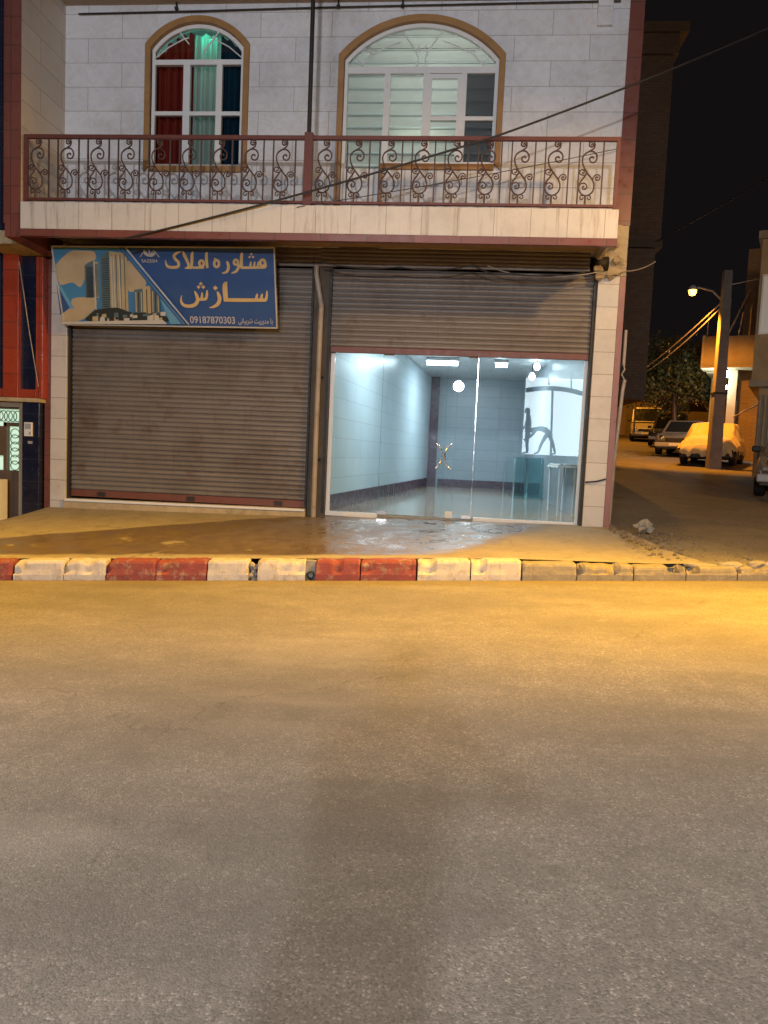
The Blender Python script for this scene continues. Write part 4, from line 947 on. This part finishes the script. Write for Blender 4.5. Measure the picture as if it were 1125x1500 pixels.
# alley cables
cable([(7.9, 13.2, 6.9), (12, 10, 8.2)], .016, 'cable sagging from the pole top to the house at the right', sag=.25, mat=m_pipe)
cable([(7.86, 13.25, 6.4), (7.0, 20, 4.9), (6.2, 24, 4.4)], .02, 'lit cable running down from the lamp into the tree', sag=.1, mat=m_pipe)
cable([(7.86, 13.25, 6.25), (7.2, 20, 4.9), (6.4, 24, 4.5)], .02, 'second lit cable just below the first, running into the tree', sag=.15, mat=m_pipe)
cable([(5.0, 9.9, 7.25), (7.4, 3.2, 8.0)], .014, 'thin wire crossing the dark sky above the alley', sag=.1)

# tree
def tree(x, y, z, h, r, label, n=9500, seed=1):
    rg = random.Random(seed); t = thing('tree', label, 'tree', (x, y, z))
    m = MB(); m.tube([(x, y, z-.1), (x+.05, y, z+h*.25), (x-.05, y+.05, z+h*.5), (x+.05, y, z+h*.8)], [.16, .12, .09, .03], 9)
    tips = []
    for i in range(11):
        a = rg.random()*2*PI; e = .2+rg.random()*.8; b = z+h*(.3+.4*rg.random()); l = r*(.6+.4*rg.random())
        p = Vector((x+math.cos(a)*l, y+math.sin(a)*l, b+e*l*.7)); tips.append(p)
        m.tube([(x, y, b), (x+math.cos(a)*l*.5, y+math.sin(a)*l*.5, b+e*l*.45), p], [.05, .035, .012], 6)
    m.build('trunk', m_doorbrown, t)
    cl = [(Vector((x, y, z+h*.72)), r*.9)]+[(p, r*(.3+.25*rg.random())) for p in tips]
    for i in range(14):
        a = rg.random()*2*PI; q = r*(.5+.6*rg.random()); cl.append((Vector((x+math.cos(a)*q, y+math.sin(a)*q, z+h*(.42+.5*rg.random()))), r*(.2+.2*rg.random())))
    m = MB()
    for i in range(n):
        c, rr = cl[rg.randrange(len(cl))]
        d = Vector((rg.gauss(0, 1), rg.gauss(0, 1), rg.gauss(0, .8))).normalized()*rr*(.55+.5*rg.random()); p = c+d
        sz = .06+.07*rg.random(); e = Euler((rg.uniform(-1.2, 1.2), rg.uniform(-1.2, 1.2), rg.random()*6.3)).to_matrix()
        m.add([p+e@Vector(q)*sz for q in ((-1, 0, 0), (-.2, -.5, .05), (1, 0, -.1), (-.2, .5, .05))], [(0, 1, 2, 3)], 0 if rg.random() < .6 else 1)
    m.build('crown', [pm('green_leaves', (.11, .12, .045), .5, .4, 8., bump=.05), pm('dusty_leaves', (.20, .18, .08), .5, .4, 8., bump=.05)], t)
tree(9.6, 23.6, 2.0, 5.3, 2.05, 'bushy street tree lit orange behind the parked cars in the alley')

# vehicles
def paint(name, col): return pm(name, col, .28, .12, 2., bump=.01, metal=.1, dirt=.25, dirtcol=(.12, .1, .08))
def vehicle(name, label, cat, loc, rz, col, L=4.2, Wd=1.68, H=1.42, van=False, lit=True, parts=True):
    t = thing(name, label, cat); hw = Wd/2; pt = paint(name+'_paint', col)
    def sect(y, zb, zt, w): return [(-w*.9, y, zb), (-w, y, zb+.18), (-w, y, zt-.14), (-w*.94, y, zt), (w*.94, y, zt), (w, y, zt-.14), (w, y, zb+.18), (w*.9, y, zb)]
    hood = .82 if not van else 1.0
    st_ = [(-L/2, .32, .58, hw*.86), (-L/2+.1, .24, .70, hw*.95), (-L/2+.5, .22, hood-.02, hw), (-L*.16, .22, hood+.08, hw), (L*.2, .22, hood+.1, hw), (L/2-.35, .24, hood+.08, hw), (L/2-.05, .28, hood+.02, hw*.95), (L/2, .36, hood-.1, hw*.88)]
    def loft(ss):
        m = MB(); vs = []; k = 8
        for q in ss: vs += sect(*q)
        fs = [(i*k+j, i*k+(j+1) % k, (i+1)*k+(j+1) % k, (i+1)*k+j) for i in range(len(ss)-1) for j in range(k)]
        fs += [tuple(range(k))[::-1], tuple(range((len(ss)-1)*k, len(ss)*k))]
        m.add(vs, fs); return m
    m = loft(st_)
    b = hood+.07; y0, y1, y2, y3 = (-L*.17, -L*.03, L*.24, L*.38) if not van else (-L*.33, -L*.24, L*.40, L*.47)
    tw = hw*.76 if not van else hw*.88
    m.add([(-hw*.93, y0, b), (hw*.93, y0, b), (hw*.93, y3, b), (-hw*.93, y3, b), (-tw, y1, H-.03), (tw, y1, H-.03), (tw, y2, H-.03), (-tw, y2, H-.03), (-tw*.85, y1+.12, H), (tw*.85, y1+.12, H), (tw*.85, y2-.12, H), (-tw*.85, y2-.12, H)],
          [(0, 1, 5, 4), (1, 2, 6, 5), (2, 3, 7, 6), (3, 0, 4, 7), (4, 5, 9, 8), (5, 6, 10, 9), (6, 7, 11, 10), (7, 4, 8, 11), (8, 9, 10, 11)])
    m.build('body', pt, t, .03)
    def quad(nm, pts, off):
        c = [Vector(p) for p in pts]; nn = (c[1]-c[0]).cross(c[3]-c[0]).normalized(); m = MB(); ctr = sum(c, Vector())/4
        q = [ctr+(p-ctr)*.86 for p in c]; m.hexa([p-nn*.01 for p in q], [p+nn*off for p in q]); m.build(nm, m_carglass, t)
    quad('windscreen', [(-hw*.93, y0, b), (hw*.93, y0, b), (tw, y1, H-.03), (-tw, y1, H-.03)], .012)
    quad('rear_window', [(hw*.93, y3, b), (-hw*.93, y3, b), (-tw, y2, H-.03), (tw, y2, H-.03)], .012)
    for sx in (-1, 1):
        f = lambda u, v: tuple(Vector((sx*hw*.93, y0, b)).lerp(Vector((sx*hw*.93, y3, b)), u).lerp(Vector((sx*tw, y1, H-.03)).lerp(Vector((sx*tw, y2, H-.03)), u), v))
        for u0, u1 in ((.06, .48), (.52, .94)):
            p = [f(u0, .06), f(u1, .06), f(u1, .94), f(u0, .94)]
            if sx < 0: p = [p[1], p[0], p[3], p[2]]
            quad('side_window', p, .014)
        m = MB(); m.box(sx*hw-.02*sx if sx > 0 else -hw-.16, hw+.16 if sx > 0 else -hw+.02, y0+.05, y0+.15, b+.02, b+.15); m.build('wing_mirror', m_black, t, .03)
        m = MB(); m.lathe([(0, -.03), (.08, -.02), (.11, .02), (.1, .06), (0, .08)], (sx*hw*.66, -L/2+.06, .62), 12, axis='y'); m.build('headlight', m_chrome, t)
        m = MB(); m.box(sx*hw*.8-.1, sx*hw*.8+.1, L/2-.06, L/2+.012, hood-.2, hood-.06); m.build('tail_light', m_rust, t, .01)
        for yy in (-L*.31, L*.29):
            m = MB(); m.lathe([(.17, -.1), (.29, -.1), (.315, -.07), (.315, .07), (.29, .1), (.17, .1)], (sx*(hw-.09), yy, .315), 20, axis='x'); w = m.build('wheel', m_black, t)
            m = MB(); m.lathe([(0, .07), (.06, .085), (.17, .06), (.18, 0), (.17, -.06), (.06, -.085), (0, -.07)], (sx*(hw-.09), yy, .315), 16, axis='x'); m.build('rim', m_greyplastic, w)
    m = MB(); m.box(-hw*.5, hw*.5, -L/2-.012, -L/2+.05, .5, .64); m.build('grille', m_black, t, .01)
    m = MB(); m.box(-hw*.93, hw*.93, -L/2-.06, -L/2+.08, .30, .46); m.build('bumper', m_greyplastic, t, .03)
    m = MB(); m.box(-.25, .25, -L/2-.072, -L/2-.062, .34, .44); m.build('number_plate', m_plastic, t)
    place(t, loc, rz); return t
def gz(x, y): return .44+.066*y
vehicle('parked_car', 'dusty beige car cut off by the right edge of the photo', 'car', (7.42, 5.85, gz(0, 5.6)), -.43, (.22, .19, .155))
vehicle('pale_car', 'pale car mostly hidden behind the covered car in the alley', 'car', (9.15, 20.2, gz(0, 20)), -.43, (.13, .13, .14))
vehicle('dark_suv', 'dark high car parked between the van and the covered car', 'car', (10.9, 28.6, gz(0, 28)), -.35, (.02, .022, .028), 4.4, 1.8, 1.75)
vehicle('pickup_van', 'pale van parked farthest down the alley with its front towards us', 'van', (11.2, 34.8, gz(0, 34.5)), -.25, (.30, .28, .25), 4.3, 1.75, 1.95, van=True)
# covered car
t = thing('covered_car', 'car wrapped in a rumpled yellow cover behind the concrete pole', 'car')
m = MB(); hw = .84; L = 4.1
def cov(u, v):
    y = -L/2-.05+(L+.1)*v
    pf = [(0, .60), (.06, .86), (.28, .98), (.42, 1.42), (.68, 1.46), (.86, 1.05), (.96, .98), (1, .62)]
    for (a, ha), (b, hb) in zip(pf, pf[1:]):
        if a <= v <= b+1e-9: f = (v-a)/(b-a); f = f*f*(3-2*f); top = ha+(hb-ha)*f; break
    ww = hw*(1.0 if top < 1.1 else .95)*(.92+.08*math.sin(v*PI))
    a = (u-.5)*2; s_ = abs(a)
    if s_ < .55: x = a/.55*ww*.78; z = top-.05*(s_/.55)**3
    else:
        f = (s_-.55)/.45; hem = .42+.05*math.sin(v*37)+.03*math.sin(v*83)
        x = math.copysign(ww*(.78+.27*min(1, f*1.6)), a); z = top-.05-(top-.05-hem)*f
    k = .055*(noise.noise((x*3, y*3, z*2))+.7*math.sin(y*17+z*2)*min(1, s_*1.2)+.5*math.sin(x*14+z*3)*(1-abs(2*v-1) < .25))
    z2 = z+.05*noise.noise((x*2.1, y*2.1, 7))
    return (x+math.copysign(k, a), y+k*.5, z2)
m.grid(cov, 70, 90)
# front and rear drops
for v0, sg in ((0., -1), (1., 1)):
    def drop(u, w, v0=v0, sg=sg):
        p = cov(.14+u*.72, v0); hem = .30+.05*math.sin(u*23)+.03*math.sin(u*51); return (p[0]*(1+.05*w), p[1]+sg*(.05*math.sin(w*PI)+.03*math.sin(u*28+w*2)*w), p[2]+(hem-p[2])*w)
    m.grid(drop, 50, 14)
m.build('cover', pm('yellow_tarp_cloth', (.60, .50, .26), .8, .2, 4., bump=.3, bscale=18.), t)
m = MB(); m.box(-.78, .78, -1.95, 1.95, .2, .56); m.build('underbody', m_black, t, .05)
for sx in (-1, 1):
    for yy in (-1.25, 1.2):
        m = MB(); m.lathe([(0, -.1), (.29, -.1), (.31, -.06), (.31, .06), (.29, .1), (0, .1)], (sx*.73, yy, .31), 18, axis='x'); m.build('wheel', m_black, t)
place(t, (8.68, 15.4, gz(0, 15.0)), -.43)

# litter and rubble at the alley mouth
m = MB()
def bag(u, v):
    a = u*2*PI; r = (.07+.08*noise.noise((math.cos(a)*2, math.sin(a)*2, v*3)))*math.sin(PI*min(1, .15+v*.85))
    return (2.62+r*1.5*math.cos(a), -.42+r*math.sin(a), .44+.14*v+.06*noise.noise((u*9, v*5, 2)))
m.grid(bag, 18, 8, 0, False); tag(m.build('plastic_bag', translucent('white_plastic_film', (.42, .40, .37), .3)), 'crumpled white plastic bag lying at the alley mouth by the corner', 'bag')
def lump(x, y, z, sx, sy, sz, seed):
    rg = random.Random(seed); m = MB(); n = 8
    def fn(u, v):
        a = u*2*PI; e = (v-.5)*PI; d = Vector((math.cos(a)*math.cos(e), math.sin(a)*math.cos(e), math.sin(e))); k = 1+.35*noise.noise(d*1.7+Vector((seed*3.1, 0, 0)))
        return (x+d.x*sx*k, y+d.y*sy*k, z+d.z*sz*k)
    m.grid(fn, 10, 6, 0, False); return m
RB = [(3.0, -2.55, .30, .16, .07, .05), (3.28, -2.52, .315, .11, .06, .06), (3.5, -2.5, .325, .2, .06, .04), (3.8, -2.48, .34, .13, .05, .05), (3.75, -2.38, .355, .09, .07, .045), (4.05, -2.45, .36, .2, .05, .03), (2.7, -2.56, .285, .2, .05, .03)]
LB = ['leftmost long flake of broken concrete on the kerb by the alley', 'small round chunk of concrete on the kerb right of the leftmost long flakes', 'long flat concrete piece in the middle of the kerb rubble', 'dark chunk of concrete near the right end of the kerb rubble', 'small concrete chunk lying behind the dark chunk on the kerb', 'flat concrete flake at the right end of the kerb rubble', 'thin concrete flake left of the rubble near the shop corner']
for i, q in enumerate(RB): tag(lump(*q, i+1).build('concrete_chunk', m_conc), LB[i], 'rubble', 'broken concrete along the alley kerb')
m = MB(); rg = random.Random(12)
for i in range(420):
    x = 2.15+abs(rg.gauss(0, .9 if i % 3 else .3)); y = -.2-rg.random()*2.2; r = .004+rg.random()**3*.028; z = alley_z(x, y) if x > 2.3 else .42
    m.lathe([(0, -r), (r, -r*.3), (r*.8, r*.5), (0, r*.8)], (x, y, z+r*.3), 5, smooth=False)
tag(m.build('gravel', pm('dull_grit', (.15, .125, .1), .9, .4, 20.)), kind='stuff')

# ------------------------------------------------------------------ far side of the street, seen in the shop glass
T = thing('white_shop', 'brightly lit white shop front mirrored in the right glass pane', 'shop', (3.6, -17, 0))
m = MB(); m.box(2.3, 7.5, -19.2, -16.0, -.4, 1.53); m.build('terrace', m_conc, T)
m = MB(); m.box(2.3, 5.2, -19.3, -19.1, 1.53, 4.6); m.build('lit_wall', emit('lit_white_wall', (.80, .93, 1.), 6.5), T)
m = MB(); m.box(2.05, 2.35, -19.3, -15.9, -.4, 5.2); m.box(2.3, 7.5, -19.3, -16.5, 4.6, 5.2); m.build('surround', m_dark, T)
aw = [(2.4+i*.35, -16.2, 3.93-.016*(i-2.6)**2) for i in range(9)]
m = MB(); m.tube(aw, .085, 8); m.tube([(3.42, -16.2, 1.53), (3.34, -16.2, 3.9)], .04, 8); m.tube([(3.2, -16.2, 4.05), (3.15, -16.2, 4.6)], .03, 6); m.tube([(4.0, -16.2, 3.95), (3.95, -16.2, 4.6)], .03, 6); m.build('awning_frame', m_dark, T)
m_cl = pm('dark_clothes', (.035, .04, .05), .8, .2, 9., bump=.2); m_skin = pm('skin', (.42, .26, .18), .55, .1, 9., bump=.05); m_hair = pm('dark_hair', (.012, .01, .01), .6, .3, 20.)
def person(label, J, loc, rz=0, cat='person', clothes=m_cl):
    t = thing('person', label, cat)
    names = list(J); idx = {n: i for i, n in enumerate(names)}; vs = [J[n][:3] for n in names]; rad = [J[n][3] for n in names]; ed = []
    for a, b in LINKS:
        if a in idx and b in idx: ed.append((idx[a], idx[b]))
    # fingers
    for sd in 'LR':
        e, w = Vector(J['elbow'+sd][:3]), Vector(J['hand'+sd][:3]); d = (w-e).normalized(); side = d.orthogonal().normalized(); nn = d.cross(side)
        for k, (o, ln) in enumerate(((-.027, .07), (-.009, .08), (.009, .075), (.027, .06))):
            a = w+d*.03+side*o; b_ = a+d*ln*.5; c_ = b_+(d*.7+nn*.6).normalized()*ln*.5
            i0 = len(vs); vs += [tuple(a), tuple(b_), tuple(c_)]; rad += [.009, .0085, .007]; ed += [(idx['hand'+sd], i0), (i0, i0+1), (i0+1, i0+2)]
        a = w+side*.035; b_ = a+(side+d).normalized()*.045; i0 = len(vs); vs += [tuple(a), tuple(b_)]; rad += [.011, .009]; ed += [(idx['hand'+sd], i0), (i0, i0+1)]
    me = bpy.data.meshes.new('body'); me.from_pydata(vs, ed, []); me.materials.append(clothes); o = bpy.data.objects.new('body', me); COL.objects.link(o); o.parent = t
    me.skin_vertices.new() if hasattr(me.skin_vertices, 'new') and len(me.skin_vertices) == 0 else None
    sk = o.modifiers.new('skin', 'SKIN'); sk.use_smooth_shade = True
    lay = me.skin_vertices[0].data if len(me.skin_vertices) else None
    if lay:
        for i, r in enumerate(rad): lay[i].radius = (r, r)
        lay[idx['pelvis']].use_root = True
    ss = o.modifiers.new('sub', 'SUBSURF'); ss.levels = 1; ss.render_levels = 2
    h = Vector(J['head'][:3]); n_ = Vector(J['neck'][:3]); up = (h-n_).normalized()
    m = MB(); c = h+up*.03
    m.lathe([(0, .14), (.05, .13), (.095, .08), (.108, .02), (.1, -.03), (.09, -.05)], c, 14); m.build('hair', m_hair, t)
    m = MB(); f = Vector(J['face'][:3]); fd = (f-h).normalized(); sd = fd.cross(up).normalized()
    for s_ in (-1, 1): q = h+fd*.098+sd*.035*s_+up*.0; m.lathe([(0, -.012), (.012, 0), (0, .012)], q, 8)
    q = h+fd*.11-up*.03; m.lathe([(0, -.02), (.016, -.01), (.008, .02), (0, .025)], q, 8); q = h+fd*.1-up*.065; m.lathe([(0, -.006), (.025, 0), (0, .006)], q, 8)
    for s_ in (-1, 1): q = h+sd*.1*s_-up*.01; m.lathe([(0, -.03), (.014, -.01), (.016, .01), (0, .03)], q, 8)
    m.build('face', m_skin, t)
    place(t, loc, rz); return t
LINKS = [('pelvis', 'waist'), ('waist', 'chest'), ('chest', 'neck'), ('neck', 'head'), ('chest', 'shoulderL'), ('chest', 'shoulderR'), ('shoulderL', 'elbowL'), ('elbowL', 'handL'), ('shoulderR', 'elbowR'), ('elbowR', 'handR'),
         ('pelvis', 'hipL'), ('pelvis', 'hipR'), ('hipL', 'kneeL'), ('kneeL', 'ankleL'), ('ankleL', 'toeL'), ('hipR', 'kneeR'), ('kneeR', 'ankleR'), ('ankleR', 'toeR')]
# the photographer, whose shadow falls on the road
ph = dict(pelvis=(0, 0, .92, .14), waist=(0, .01, 1.08, .135), chest=(0, 0, 1.28, .15), neck=(0, .02, 1.44, .06), head=(0, .05, 1.56, .105), face=(0, .16, 1.56, .02), shoulderL=(-.19, 0, 1.36, .065), shoulderR=(.19, 0, 1.36, .065),
          elbowL=(-.17, .17, 1.15, .045), handL=(-.05, .40, 1.27, .032), elbowR=(.43, .12, 1.22, .045), handR=(.18, .40, 1.30, .032), hipL=(-.1, 0, .86, .1), hipR=(.1, 0, .86, .1), kneeL=(-.11, .02, .48, .065), kneeR=(.11, .02, .48, .065),
          ankleL=(-.12, -.02, .08, .042), ankleR=(.12, -.02, .08, .042), toeL=(-.14, .16, .04, .035), toeR=(.14, .16, .04, .035))
del ph['face']; ph['face'] = (0, .16, 1.56, .0001)
fc = CAM-fw*.62; person('person standing behind the camera holding up a phone, whose shadow lies on the road', ph, (fc.x-.22, fc.y, 0), .02)
# bent person in front of the white shop
bp = dict(pelvis=(.1, 0, .90, .14), waist=(-.02, 0, 1.0, .13), chest=(-.24, 0, 1.02, .14), neck=(-.42, 0, .98, .06), head=(-.53, 0, .90, .1), face=(-.60, 0, .80, .0001), shoulderL=(-.3, -.16, .98, .06), shoulderR=(-.3, .16, .98, .06),
          elbowL=(-.45, -.16, .72, .042), handL=(-.66, -.12, .56, .03), elbowR=(-.5, .14, .74, .042), handR=(-.72, .06, .58, .03), hipL=(.12, -.1, .84, .1), hipR=(.12, .1, .84, .1), kneeL=(-.08, -.12, .46, .065), kneeR=(.3, .12, .46, .065),
          ankleL=(-.2, -.12, .08, .042), ankleR=(.42, .12, .08, .042), toeL=(-.36, -.12, .04, .035), toeR=(.28, .12, .04, .035))
person('person in dark clothes bending low, mirrored in the right glass pane', bp, (3.30, -17.4, 1.53), 0)
sp2 = {k: (v[0]*1.0, v[1], v[2]+.0, v[3]) for k, v in ph.items()}
sp2.update(elbowL=(-.26, .05, 1.1, .045), handL=(-.28, .2, .9, .03), elbowR=(.28, .05, 1.1, .045), handR=(.26, .22, .95, .03))
person('person in dark clothes standing upright at the left end of the mirrored shop', sp2, (2.62, -16.9, 1.53), PI/2)
m = MB(); fp = Vector((fc.x-.22+.065, fc.y+.42, 1.31)); m.box(fp.x-.08, fp.x+.08, fp.y-.004, fp.y+.004, fp.z-.04, fp.z+.04)
ph_ = m.build('phone', m_black, None, .003); tag(ph_, 'dark phone held up by the person behind the camera', 'phone')
for o in list(bpy.data.objects):
    if '_w' in o: del o['_w']
